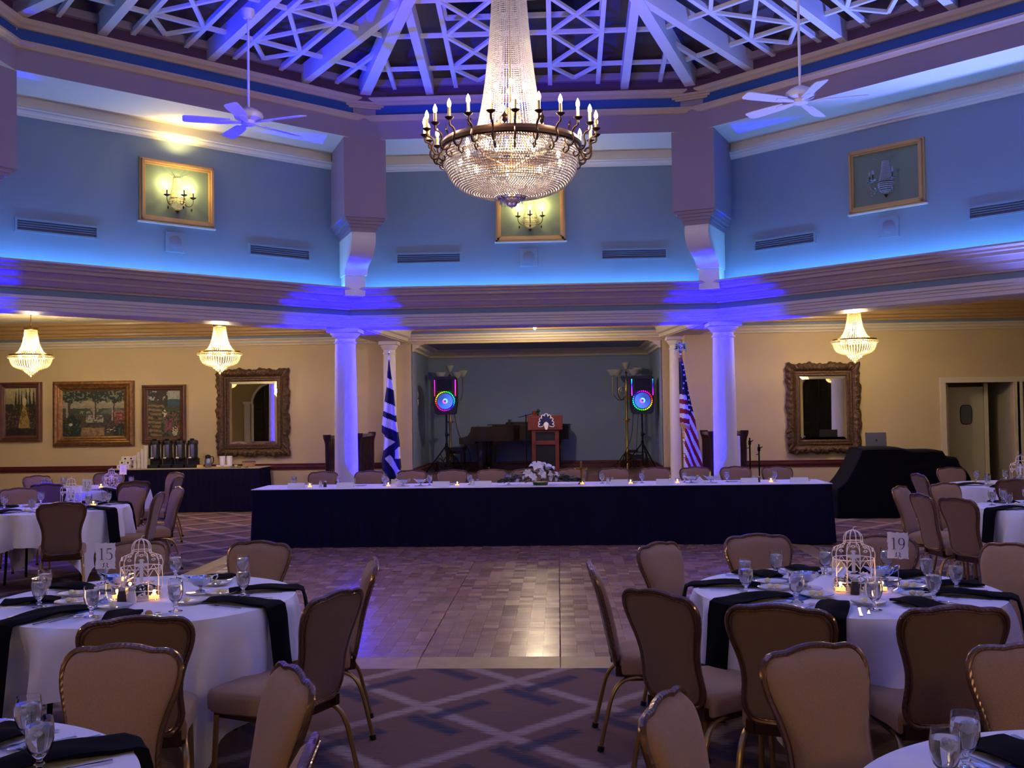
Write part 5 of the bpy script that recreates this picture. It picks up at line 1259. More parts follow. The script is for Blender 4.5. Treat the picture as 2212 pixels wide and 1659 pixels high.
for x, y, z, sc in ((-.20, -.10, .10, 1.1), (-.13, -.09, .15, .9), (.12, -.11, .08, 1.0), (.19, -.10, .07, 1.1), (.05, -.11, .11, .8), (.17, -.07, .13, .7), (-.29, -.08, .06, .8), (-.06, -.12, .07, .7)):
    o = link('chrysanthemum', mumm, fa, (x, y, z), (1.2, 0, x * 9)); o.scale = (sc,) * 3
# small brass standing cross
bc = thing('standing_cross', 'small brass standing cross on the head table right of the flowers', 'cross', (.29, 13.48, .765))
mb = MB(); mb.lathe([(.001, 0), (.05, 0), (.045, .012), (.02, .03), (.012, .05)], 16); obj('base', mb, BRASS, bc)
mb = MB(); mb.rbox((0, 0, .16), (.028, .016, .26), .004); mb.rbox((0, 0, .20), (.16, .016, .028), .004)
for p in ((0, .285), (-.07, .20), (.07, .20)): mb.sphere((p[0], 0, p[1]), .016, 8, 6)
obj('cross_arms', mb, BRASS, bc)
# ------------------------------------------------------------------ paintings and mirrors
def lerp3(a, b, t): return tuple(a[i] + (b[i] - a[i]) * t for i in range(3))
def hx(r, g, b): return hexc(r, g, b)[:3]
def vnoise(x, y, s=0):
    def h(i, j): n = sin(i * 127.1 + j * 311.7 + s * 74.7) * 43758.5453; return n - math.floor(n)
    i, j = math.floor(x), math.floor(y); fx, fy = x - i, y - j; fx, fy = fx * fx * (3 - 2 * fx), fy * fy * (3 - 2 * fy)
    return (h(i, j) * (1 - fx) + h(i + 1, j) * fx) * (1 - fy) + (h(i, j + 1) * (1 - fx) + h(i + 1, j + 1) * fx) * fy
def fbm(x, y, s=0): return .5 * vnoise(x, y, s) + .3 * vnoise(2 * x, 2 * y, s + 1) + .2 * vnoise(4 * x, 4 * y, s + 2)
def paint_terrace(u, v):     # u right 0..1, v up 0..1
    n = fbm(u * 14, v * 12, 1); n2 = vnoise(u * 40, v * 34, 4)
    c = lerp3(hx(150, 146, 120), hx(196, 186, 150), min(1, abs(v - .55) * 2)) if v > .5 else hx(110, 100, 84)
    if .42 < v < .62 and n > .5 - .6 * abs(u - .5): c = hx(70, 82, 70)
    if .5 < v < .64 and u > .62 and v < .5 + .13 * sin((u - .6) * 7): c = hx(104, 110, 104)
    if v < .46: c = hx(86, 74, 62) if n2 > .5 else hx(64, 62, 54)
    if .3 < v < .46 and .38 < u < .66: c = hx(176, 172, 152) if n2 > .4 else hx(96, 92, 84)
    if v < .2 and .22 < u < .68 and abs(v - .1) < .09: c = lerp3(hx(176, 148, 104), hx(120, 96, 70), n2)
    for p, w in ((.09, .035), (.52, .03), (.82, .022)):
        if abs(u - p) < w and v > .42 - p * .1: c = hx(166, 158, 134) if u - p < 0 else hx(84, 66, 52)
    if v > .82 - .14 * n: c = hx(40, 52, 42) if n2 > .35 else hx(120, 128, 104)
    if (u < .30 and v < .42 + .1 * n - abs(u - .14) * .8) or (u > .84 and v < .30 * n + .1): c = hx(34, 46, 38) if n2 > .3 else hx(74, 88, 66)
    if u > .84 and .28 < v < .62 and n > .42: c = hx(126, 58, 60) if n2 > .4 else hx(174, 110, 104)
    if (hypot(u - .13, v - .26) < .03) or (.7 < u < .86 and .08 < v < .2 and n2 > .68): c = hx(220, 212, 186)
    return c
def paint_cypress(u, v):
    n = fbm(u * 10, v * 14, 7); n2 = vnoise(u * 30, v * 40, 8)
    c = lerp3(hx(120, 106, 72), hx(196, 184, 134), min(1, max(0, (v - .55) * 2.5))) if v > .62 else hx(92, 78, 56)
    for p, w, b, t in ((.34, .035, .6, .96), (.44, .03, .6, 1), (.53, .03, .6, .94), (.68, .04, .6, 1), (.80, .045, .6, 1), (.93, .04, .6, .98)):
        if b < v < t and abs(u - p) < w * (1.15 - (v - b) / (t - b)): c = hx(44, 44, 34)
    if .5 < v < .66: c = hx(48, 48, 34) if n > .4 else hx(110, 96, 60)
    if .16 < v < .68 and abs(u - .62) < .05 + (.62 - v) * .34 and n2 > .15: c = hx(178, 152, 76) if n > .4 else hx(128, 104, 54)
    elif v < .5: c = hx(58, 46, 36) if n2 > .45 else (hx(112, 84, 72) if n > .5 else hx(84, 70, 46))
    if v < .14: c = hx(44, 36, 34) if n > .4 else hx(70, 52, 48)
    if hypot(u - .62, (v - .72) * .8) < .07: c = hx(208, 196, 148)
    return c
def paint_path(u, v):
    n = fbm(u * 10, v * 14, 12); n2 = vnoise(u * 34, v * 44, 15)
    c = hx(176, 180, 162) if v > .8 else hx(80, 78, 54)
    if .66 < v < .82 and u > .62: c = hx(56, 92, 104)
    if v > .72 - .3 * (u - .3) and u < .62 and n > .38: c = hx(60, 56, 38)
    if v < .7 and u < .5: c = lerp3(hx(150, 128, 84), hx(74, 60, 42), (1 + sin(v * 70 + u * 4)) / 2) if n > .35 else hx(62, 58, 40)
    if v < .66 - .1 * u and u > .42: c = hx(96, 104, 64) if n2 > .5 else hx(58, 62, 42)
    if .12 < v < .5 and u > .52 and n > .42: c = hx(148, 88, 86) if n2 > .4 else hx(88, 50, 50)
    if (hypot(u - .84, v - .14) < .10 and n2 > .4) or (hypot(u - .52, v - .52) < .07 and n2 > .4): c = hx(226, 214, 176)
    return c
def wall_picture(x0, x1, z0, z1, y, fw, fn, fm, label, steps=((0, .05), (.35, .085), (.75, .05))):
    r = thing('painting', label, 'painting', ((x0 + x1) / 2, y, (z0 + z1) / 2), 0, 'framed paintings on the left wall'); w, h = (x1 - x0) / 2, (z1 - z0) / 2
    mb = MB(); prof = [(0, 0), (0, .05), (.10, .075), (.3, .085), (.42, .06), (.5, .055), (.6, .075), (.7, .07), (.85, .04), (1, .03), (1, 0)]
    rs = []
    for o, d in prof:
        q = o * fw; rs.append([(-w + q, -d, -h + q), (w - q, -d, -h + q), (w - q, -d, h - q), (-w + q, -d, h - q)])
    mb.rings(rs, caps=False); obj('frame', mb, fm, r, False)
    mb = MB(); nx, nz = 130, int(130 * (h - fw) / (w - fw)); vs = []; fs = []; a, b = w - fw, h - fw
    for j in range(nz + 1):
        for i in range(nx + 1): vs.append((-a + 2 * a * i / nx, -.028, -b + 2 * b * j / nz))
    mb.v = vs
    for j in range(nz):
        for i in range(nx):
            k = j * (nx + 1) + i; mb.f.append((k, k + 1, k + nx + 2, k + nx + 1)); u_, v_ = (i + .5) / nx, (j + .5) / nz; du_ = .03 * (fbm(u_ * 16, v_ * 16, 21) - .5); dv_ = .04 * (fbm(u_ * 16, v_ * 16, 33) - .5); c_ = fn(min(1, max(0, u_ + du_)), min(1, max(0, v_ + dv_))); g_ = .45 + .5 * fbm(u_ * 26, v_ * 26, 40); mb.c.append(tuple(q_ * g_ for q_ in c_))
    obj('canvas', mb, PRINT, r, False); return r
yl = YBL
wall_picture(-10.62, -9.80, 1.29, 2.42, yl, .115, paint_cypress, FRAMEB, 'painting of cypresses and a garden path in a brown frame, at the left edge')
wall_picture(-9.58, -8.02, 1.19, 2.42, yl, .185, paint_terrace, GILT, 'large painting of a vine-covered terrace in a wide gilt frame')
wall_picture(-7.86, -7.02, 1.22, 2.33, yl, .115, paint_path, FRAMEB, 'painting of a flowered path by the sea, behind the coffee urns')
def ornate_mirror(x0, x1, z0, z1, y, label):
    r = thing('ornate_mirror', label, 'mirror', ((x0 + x1) / 2, y, (z0 + z1) / 2), 0, 'carved gilt mirrors'); w, h = (x1 - x0) / 2, (z1 - z0) / 2
    fw = .235; N = 56; mb = MB(); prof = [(0, 0), (.0, .05), (.14, .09), (.34, .10), (.52, .08), (.60, .05), (.64, .05), (.66, .07), (.74, .07), (.78, .04), (.9, .045), (1, .02)]
    def outline(q, wob):
        pts = []
        for sx, sz, ex, ez in ((-1, -1, 1, -1), (1, -1, 1, 1), (1, 1, -1, 1), (-1, 1, -1, -1)):
            for i in range(N):
                t = i / N; x = (sx + (ex - sx) * t) * (w - q); z = (sz + (ez - sz) * t) * (h - q); m = .5 - abs(t - .5)
                b = wob * (.010 * sin(t * 44 + sx * 2 + sz) + .008 * sin(t * 90 + sz * 3) + .014 * sin(t * 19 + sx)) ; nx, nz = (0, sz) if sx != ex else (sx, 0)
                if sx != ex: z += nz * b
                else: x += nx * b
                pts.append((x, z))
        return pts
    rs = []; rnd = random.Random(3)
    for o, d in prof:
        wob = max(0, 1 - o * 1.8); rs.append([(x, -d - (.030 * wob * abs(sin(k * .8)) + rnd.uniform(0, .014) * (o < .6)) * (1 if d > 0 else 0), z) for k, (x, z) in enumerate(outline(o * fw, wob))])
    mb.rings(rs, caps=False); obj('carved_frame', mb, GILTD, r, True)
    mb = MB(); rnd = random.Random(9)
    for k, (x, z) in enumerate(outline(fw * .26, .5)):
        if k % 2 == 0:
            a = rnd.uniform(0, 6.28); rr = rnd.uniform(.018, .036)
            mb.tube([(x + rr * (1 - i / 9) * cos(a + i * .75), -.105 - .012 * (i < 5), z + rr * (1 - i / 9) * sin(a + i * .75)) for i in range(8)], [.009 - .0007 * i for i in range(8)], 5)
    obj('carved_scrolls', mb, GILTD, r, True, stuff=True)
    a, b = w - fw, h - fw; be = .045
    mb = MB(); mb.add([(-a + be, -.03, -b + be), (a - be, -.03, -b + be), (a - be, -.03, b - be), (-a + be, -.03, b - be)], [(0, 1, 2, 3)]); obj('mirror_glass', mb, MIRROR, r, False)
    mb = MB(); mb.rings([[(-a, -.022, -b), (a, -.022, -b), (a, -.022, b), (-a, -.022, b)], [(-a + be, -.03, -b + be), (a - be, -.03, -b + be), (a - be, -.03, b - be), (-a + be, -.03, b - be)]], caps=False); obj('bevelled_edge', mb, MIRROR, r, False)
    return r
ornate_mirror(-6.42, -5.05, .96, 2.60, yl, 'carved bronze-gilt mirror left of the stage above the buffet')
ornate_mirror(3.99, 5.25, .93, 2.50, YBR, 'carved bronze-gilt mirror right of the stage above the draped cart')
# arched windows and pilasters on the wall behind the camera (seen in the mirrors)
for wi, (xc, hw, lab) in enumerate(((-11.7, .95, 'tall arched night window reflected in the left mirror'), (10.1, .75, 'tall arched night window reflected in the right mirror'))):
    r = thing('arched_window', lab, 'window', (xc, YN + .02, 0)); r.rotation_euler = (0, 0, pi)
    pts = [(-hw, .35), (hw, .35), (hw, 2.25)] + arcp(0, 2.25, hw, .85, 0, 180, 16)[1:]
    mb = MB(); mb.prism(pts, -.03, -.02, MX); obj('pane', mb, WINDK, r, False)
    mb = MB()
    for i in range(1, 4): x = -hw + 2 * hw * i / 4; zt = 2.25 + .85 * (1 - (x / hw) ** 2) ** .5; mb.box((x, -.045, (.35 + zt) / 2), (.035, .04, zt - .35))
    for i in range(1, 7): z = .35 + .42 * i; ww = hw if z < 2.25 else hw * (1 - ((z - 2.25) / .85) ** 2) ** .5; mb.box((0, -.045, z), (2 * ww, .04, .035))
    obj('muntin_bars', mb, BLACKM, r, False)
    mb = MB(); op = [(hw + .02, .3), (hw + .02, 2.25)] + arcp(0, 2.25, hw + .05, .92, 0, 180, 16) + [(-hw - .02, .3)]; mb.tube([(x, -.06, z) for x, z in op], .06, 8)
    for s in (-1, 1): mb.box((s * (hw + .22), -.08, 1.15), (.24, .12, 2.3)); mb.box((s * (hw + .22), -.09, 2.3), (.34, .18, .10))
    obj('white_surround', mb, WHITE, r, True)

# ------------------------------------------------------------------ coffee buffet
bx0, bx1, by0, by1 = -8.15, -5.40, 18.45, 19.2
bt = thing('buffet_table', 'long buffet table under a black skirt below the paintings', 'table')
mb = MB(); mb.rbox(((bx0 + bx1) / 2, (by0 + by1) / 2, .752), (bx1 - bx0, by1 - by0, .03), .004); obj('tabletop', mb, WOODTRAY, bt, False)
for sx in (bx0 + .15, bx1 - .15):
    for sy in (by0 + .1, by1 - .1): mb = MB(); mb.tube([(sx, sy, .0), (sx, sy, .74)], .015, 6); obj('leg', mb, BLACKM, bt)
skirt('table_skirt', [(bx0, by0), (bx1, by0), (bx1, by1), (bx0, by1)], .01, .77, .11, .012, 'black pleated skirt round the coffee buffet', flare=.05)
mb = MB(); mb.rbox(((bx0 + bx1) / 2, (by0 + by1) / 2, .776), (bx1 - bx0 + .03, by1 - by0 + .03, .010), .003); o = obj('tablecloth', mb, mat('beige_cloth', hexc(176, 166, 140), .8), None, False); tag(o, 'beige cloth on top of the coffee buffet', 'tablecloth')
zb = .782
urn = None
for i in range(4):
    x = -7.45 + i * .235
    lab = 'black and steel coffee urn on the buffet, %s of four' % ['leftmost', 'second from left', 'third from left', 'rightmost'][i]
    if urn is None:
        urn = thing('coffee_urn', lab, 'coffee urn', (x, 18.85, zb), 0, 'coffee urns in a row')
        mb = MB(); mb.rbox((0, 0, .03), (.20, .26, .06), .008); mb.rbox((0, .06, .11), (.18, .14, .12), .008); obj('stand', mb, BLACKP, urn, False)
        mb = MB(); mb.lathe([(.001, .17), (.088, .17), (.09, .18), (.09, .44), (.001, .44)], 24, (0, .02, 0)); obj('steel_body', mb, STEEL, urn)
        mb = MB(); mb.lathe([(.092, .155), (.094, .16), (.094, .19), (.092, .195)], 24, (0, .02, 0)); mb.lathe([(.094, .43), (.096, .47), (.085, .50), (.03, .515), (.001, .516)], 24, (0, .02, 0)); mb.rbox((0, -.03, .525), (.05, .10, .025), .006)
        for s in (-1, 1): mb.box((s * .078, -.035, .31), (.035, .06, .27))
        obj('black_cladding', mb, BLACKP, urn)
        mb = MB(); mb.rbox((0, -.115, .165), (.03, .05, .035), .005); mb.tube([(0, -.125, .16), (0, -.125, .11)], .008, 6); obj('tap', mb, BLACKP, urn)
        mb = MB(); mb.box((0, -.142, .19), (.055, .004, .022)); obj('label_plate', mb, PAPER, urn, False)
        mb = MB(); mb.box((-.03, -.10, .31), (.010, .008, .20)); obj('sight_glass', mb, FROST, urn, False)
    else: dup(urn, (x, 18.85, zb), 0, lab)
r = thing('carafe', 'small steel and black thermal carafe right of the coffee urns', 'carafe', (-6.44, 18.8, zb))
mb = MB(); mb.lathe([(.001, 0), (.055, 0), (.06, .01), (.06, .12), (.045, .165), (.045, .17)], 20); obj('body', mb, STEEL, r)
mb = MB(); mb.lathe([(.046, .165), (.05, .18), (.045, .22), (.02, .235), (.001, .236)], 20); mb.tube(catmull([(.05, 0, .2), (.095, 0, .19), (.10, 0, .10), (.06, 0, .06)], 4), .009, 6); obj('lid_and_handle', mb, BLACKP, r)
o = MB(); o.rbox((0, 0, .03), (.10, .07, .06), .004); o = obj('sugar_box', o, mat('yellow_box', hexc(216, 188, 110), .6), None, False, (-6.50, 18.55, zb)); tag(o, 'small yellow box in front of the thermal carafe', 'box')
# boxes of tea/creamers left of urns
for i, (x, z, w_) in enumerate([(-8.03, 0, .12), (-7.91, 0, .10), (-7.99, .075, .10), (-7.88, .075, .10), (-7.93, .15, .14), (-7.82, .15, .10)]):
    r = thing('tea_box', 'white tea box in the stack left of the urns, ' + ['bottom left', 'bottom right', 'middle left', 'middle right', 'top left', 'top right'][i], 'box', (x, 18.72, zb + z), 0, 'stacked tea boxes')
    mb = MB(); mb.rbox((0, 0, .036), (w_, .12, .072), .003); obj('carton', mb, CARDB, r, False)
    mb = MB(); mb.box((.0, -.061, .036), (.035, .002, .03)); obj('printed_patch', mb, INK, r, False)
for i, (x, h) in enumerate([(-7.78, .24), (-7.71, .30), (-7.64, .36), (-7.58, .42)]):
    r = thing('cup_stack', 'stack of paper cups left of the urns, ' + ['shortest', 'second shortest', 'second tallest', 'tallest'][i], 'cups', (x, 18.74, zb), 0, 'paper cup stacks')
    mb = MB(); pr = [(.001, 0)]
    n = int(h / .012)
    for j in range(n): pr += [(.030 + .004 * (j / n), .012 * j), (.036 + .002 * (j / n), .012 * j + .009)]
    mb.lathe(pr + [(.034, h), (.001, h)], 16); obj('cups', mb, CARDB, r)
for i, (x, y) in enumerate([(-6.22, 18.95), (-6.09, 18.95)]):
    r = thing('foam_cup_stack', 'white cup stack under the left mirror, ' + ['left', 'right'][i], 'cups', (x, y, zb), 0, 'white cup stacks under the mirror')
    mb = MB(); mb.lathe([(.001, 0), (.045, 0), (.05, .04), (.049, .045), (.052, .09), (.051, .095), (.054, .15), (.053, .16), (.055, .20), (.001, .2)], 18); obj('cups', mb, PAPER, r)
r = thing('wooden_tray', 'low wooden tray of condiments under the left mirror', 'tray', (-6.05, 18.65, zb)); mb = MB(); mb.rbox((0, 0, .012), (.46, .22, .024), .004); obj('tray', mb, WOODTRAY, r, False)
mb = MB(); rnd = random.Random(8)
for i in range(12): mb.rbox((rnd.uniform(-.19, .19), rnd.uniform(-.08, .08), .035), (.05, .04, .02 + rnd.uniform(0, .02)), .003)
obj('packets', mb, CARDB, r, False, stuff=True)
r = thing('bread_basket', 'round basket with a dark lid beside the wooden tray', 'basket', (-5.68, 18.8, zb)); mb = MB(); mb.lathe([(.001, 0), (.10, 0), (.12, .06), (.12, .09), (.11, .09), (.001, .05)], 20); obj('basket', mb, WOODTRAY, r); mb = MB(); mb.lathe([(.122, .09), (.125, .105), (.05, .12), (.001, .122)], 20); obj('lid', mb, FRAMEB, r)
for i in range(3): r = thing('bowl', 'small steel bowl in front of the basket, ' + ['left', 'middle', 'right'][i], 'bowl', (-5.90 + .13 * i, 18.52, zb), 0, 'small steel bowls'); mb = MB(); mb.lathe([(.001, 0), (.03, 0), (.05, .035), (.048, .035), (.028, .006), (.001, .005)], 16); obj('bowl', mb, STEEL, r)

# ------------------------------------------------------------------ draped cart on the right with laptop
y0, y1 = 16.35, 17.15; f = 16.35 / 2237
prof = [(4.28, .0), (4.30, .40), (4.34, .47), (4.46, .60), (4.60, .82), (4.70, 1.03), (4.76, 1.07), (5.30, 1.07), (5.45, 1.03), (5.88, 1.025), (5.95, 1.0), (6.00, .925), (6.14, .915), (6.19, .80), (6.30, .68), (6.36, .45), (6.40, .0)]
pr = [(p[0], p[1]) for p in catmull([(a, b, 0) for a, b in prof], 3)]
mb = MB(); rs = []; rnd = random.Random(6)
for (yy, sc, zs) in ((y0 - .03, 1.0, 1), (y0, 1.0, 1), (y0 + .08, .995, 1.0), (y0 + .3, .99, 1.01), (y0 + .5, .99, 1.01), (y1 - .1, .99, 1.0), (y1, .98, .97)):
    ring_ = []
    for i, (x, z) in enumerate(pr):
        bulge = .05 * sin(i * .9) * (1 - z / 1.1) if yy <= y0 else 0
        top = .86 if yy == y0 - .03 else 1
        ring_.append((5.33 + (x - 5.33) * sc, yy - (bulge if yy < y0 else 0) - (.08 * (1 - z / 1.1) if yy <= y0 else 0), z * zs * (1 if z < .5 else (.975 if yy == y0 - .03 else 1)) + .004))
    rs.append(ring_)
mb.rings(rs, caps=True); o = obj('draped_cart', mb, mat('black_drape', hexc(12, 11, 22), .9, spec=.15, bump=('noise', 7, .6)), None, True); tag(o, 'bulky equipment cart covered with a black cloth below the right mirror', 'covered cart')
r = thing('laptop', 'grey laptop open on top of the black draped cart, its back to the camera', 'laptop', (5.07, 16.8, 1.075)); mb = MB(); mb.rbox((0, .12, .008), (.33, .23, .014), .003); obj('keyboard_base', mb, LAPTOP, r, False)
mb = MB(); mb.rbox((0, 0, .115), (.33, .008, .22), .003, T(0, .0, .01, 0, -.12)); obj('lid', mb, LAPTOP, r, False); mb = MB(); mb.lathe([(.001, 0), (.017, 0)], 16, (0, 0, 0), T(0, .0, .11, 0, pi / 2)); mb.v = [(x, y - .012 + .0, z) for x, y, z in mb.v]; obj('lid_emblem', mb, BLACKP, r, False)

# ------------------------------------------------------------------ flags
def flag(px0, py_top, xp, yp, zt, L, R, colfn, label, fin, ztop):
    """L, R: lists of (py, px) silhouettes in photo pixels measured at the flag's distance"""
    k = yp / 2237
    r = thing('flag', label, 'flag', (xp, yp, 0), 0, 'flags on poles beside the stage')
    mb = MB(); mb.tube([(0, .03, .05), (0, .03, zt + .06)], .014, 8); mb.lathe([(.001, 0), (.15, 0), (.15, .02), (.05, .06), (.022, .10), (.015, .14)], 20, (0, .03, 0)); obj('pole', mb, BRASS if fin == 'eagle' else DARKWOOD, r)
    def ev(S_, py):
        if py <= S_[0][0]: return S_[0][1]
        for (a, b), (c, d) in zip(S_, S_[1:]):
            if py <= c: return b + (d - b) * (py - a) / (c - a)
        return S_[-1][1]
    pa, pb = L[0][0], L[-1][0]; NV, NU = 150, 34; vs = []; fs = []; cs = []
    for j in range(NV + 1):
        py = pa + (pb - pa) * j / NV; l, rr = ev(L, py), ev(R, py); z = zt - (py - py_top) * k
        q = j / NV
        for i in range(NU + 1):
            s = i / NU; x = (l + (rr - l) * s - px0) * k; y = -.02 - .05 * q + (.012 + .045 * q) * sin(s * 8.5 + 1 + q * 2.2); vs.append((x, y, z))
        for i in range(NU, -1, -1):
            s = i / NU; x = (l + (rr - l) * s - px0) * k; y = .05 + .03 * q + (.01 + .03 * q) * sin(s * 9.5 + q); vs.append((x, y, z))
    n = 2 * (NU + 1)
    for j in range(NV):
        for i in range(n):
            i2 = (i + 1) % n; fs.append((j * n + i, (j + 1) * n + i, (j + 1) * n + i2, j * n + i2))
            ii = i if i <= NU else n - 1 - i; py = pa + (pb - pa) * (j + .5) / NV; l, rr = ev(L, py), ev(R, py); cs.append(colfn(l + (rr - l) * (ii + .5) / (NU + 1), py))
    mb = MB(); mb.v = vs; mb.f = fs; mb.c = cs; obj('cloth', mb, FLAGM, r, True)
    mb = MB()
    if fin == 'eagle':
        mb.lathe([(.012, zt + .04), (.02, zt + .06), (.012, zt + .09), (.03, zt + .12), (.01, zt + .14)], 12, (0, .03, 0)); z = zt + .20
        mb.sphere((0, .03, z), .035, 10, 7, 1.4); mb.sphere((-.02, .0, z + .06), .018, 8, 6); mb.add([(-.035, -.01, z + .06), (-.03, .0, z + .068), (-.055, -.015, z + .05)], [(0, 1, 2)])
        for s in (-1, 1):
            for q in range(4): mb.prism([(0, 0), (.05, .012), (.085, -.02 - .02 * q), (.02, -.03)], -.004, .004, Matrix.Translation((s * .02, .03, z + .05 - .025 * q)) @ Matrix.Diagonal((s, 1, 1, 1)) @ MX)
        mb.prism([(-.02, 0), (.02, 0), (.03, -.07), (-.03, -.07)], -.004, .004, T(0, .04, z - .02) @ MX); obj('eagle_finial', mb, SILVER, r, False)
    else:
        mb.lathe([(.013, zt + .03), (.018, zt + .05), (.006, zt + .07), (.005, zt + .14), (.014, zt + .16), (.016, zt + .18), (.006, zt + .205), (.001, zt + .23)], 12, (0, .03, 0)); obj('spear_finial', mb, SILVER, r)
    return r
NAVY, RED, WH, GOLD = hx(14, 14, 52), hx(140, 30, 36), hx(226, 222, 230), hx(206, 160, 96)
def cus(px, py):
    cx_, cy_ = (px - 1260) * 4.88, (py - 720) * 4.88
    fr = 935 + (cx_ - 1008) * .5
    if cy_ < fr and cx_ < 1098 + max(0, (870 - cy_)) * 1:
        nav = (cy_ < 640 + (cx_ - 1005) * .1 and cx_ < 1080) or (cx_ > 1072 + (cy_ - 640) * .10 and cy_ < 875) or cy_ < 640
        if nav:
            for sx, sy in ((1050, 385), (1052, 438), (1046, 525), (1038, 582), (1092, 602), (1094, 652), (1096, 705), (1097, 757), (1099, 805), (1040, 330), (1120, 760), (1124, 830), (1072, 500)):
                if hypot(cx_ - sx, cy_ - sy) < 9: return WH
            return NAVY if cy_ > 300 else hx(120, 80, 70)
        s_ = int((cy_ - 640 - (cx_ - 1005) * .22) // 49)
        return WH if s_ % 2 == 0 else RED
    if cy_ < fr + 42 and cx_ < 1100: return GOLD
    if cx_ < 1052 + (cy_ - 1000) * .06 and cy_ < 1420 and int(cy_ / 3) % 5 and cx_ < 1045: return WH if cy_ > 1110 else GOLD
    kk_ = (cx_ - 1040) - (cy_ - 940) / 2.45
    return WH if int(math.floor(kk_ / 31)) % 2 == 0 else RED
LU = [(773, 1466), (850, 1466), (905, 1466.3), (918, 1466.6), (925, 1470), (1010, 1473), (1040, 1474)]
RU = [(773, 1472.5), (790, 1476), (830, 1482), (860, 1487), (890, 1493.5), (900, 1496), (940, 1501), (975, 1506), (1005, 1511), (1040, 1514)]
flag(1470, 775, 1.97, 16.6, 2.53, LU, RU, cus, 'red, white and blue starred flag hanging on a pole by the right blue column', 'eagle', 2.75)
BG = hx(12, 14, 54)
def cgr(px, py):
    x, y = (px - 700) * 4.878, (py - 720) * 4.878
    if y < 1075 + .55 * (x - 608):
        s_ = y - .45 * (x - 612)
        if y < 400: return hx(120, 90, 90) if x < 690 - (y - 300) * .05 else BG
        for lim, c_ in ((445, BG), (545, WH), (710, BG), (812, WH), (875, BG), (972, WH), (2000, BG)):
            if s_ < lim: return c_
    if y < 1300 - .85 * (x - 625) + 40:
        s2 = y + .75 * (x - 625); return WH if s2 < 1240 else BG
    d = (x - 655) - (y - 1320) * .62
    if -8 < d < 58 and y > 1265: return WH
    if x > 745 and y < 1330: return WH
    return BG
LG = [(782, 839.5), (802, 837.8), (835, 836), (860, 832), (890, 828), (917, 824.7), (934, 824), (941, 831), (972, 828), (993, 824.6), (1015, 825.5), (1028, 835), (1036, 841)]
RG = [(782, 841.6), (810, 845), (830, 848.6), (874, 852.7), (917, 856.8), (956, 862), (986, 863), (1011, 865), (1025, 862), (1036, 852)]
flag(840.5, 785, -2.72, 16.6, 2.53, LG, RG, cgr, 'blue and white striped flag hanging on a pole by the left blue column', 'spear', 2.78)

# ------------------------------------------------------------------ stage: speakers on tripods
def tripod(r, H):
    mb = MB(); mb.tube([(0, 0, .12), (0, 0, H)], .018, 8); mb.lathe([(.02, .50), (.03, .51), (.03, .57), (.02, .58)], 10); mb.lathe([(.02, H - .45), (.028, H - .44), (.028, H - .38), (.02, H - .37)], 10); mb.sphere((.04, -.02, H - .41), .018, 8, 6); obj('pole', mb, BLACKM, r)
    for k in range(3):
        a = k * 2 * pi / 3 - pi / 2 + .3; mb = MB(); mb.tube([(.02 * cos(a), .02 * sin(a), .52), (.42 * cos(a), .42 * sin(a), .02)], .012, 6); mb.tube([(.0, .0, .16), (.24 * cos(a), .24 * sin(a), .25)], .008, 6); l = obj('tripod_leg', mb, BLACKM, r)
        mb = MB(); mb.sphere((.42 * cos(a), .42 * sin(a), .018), .018, 8, 6); obj('rubber_foot', mb, BLACKP, l)
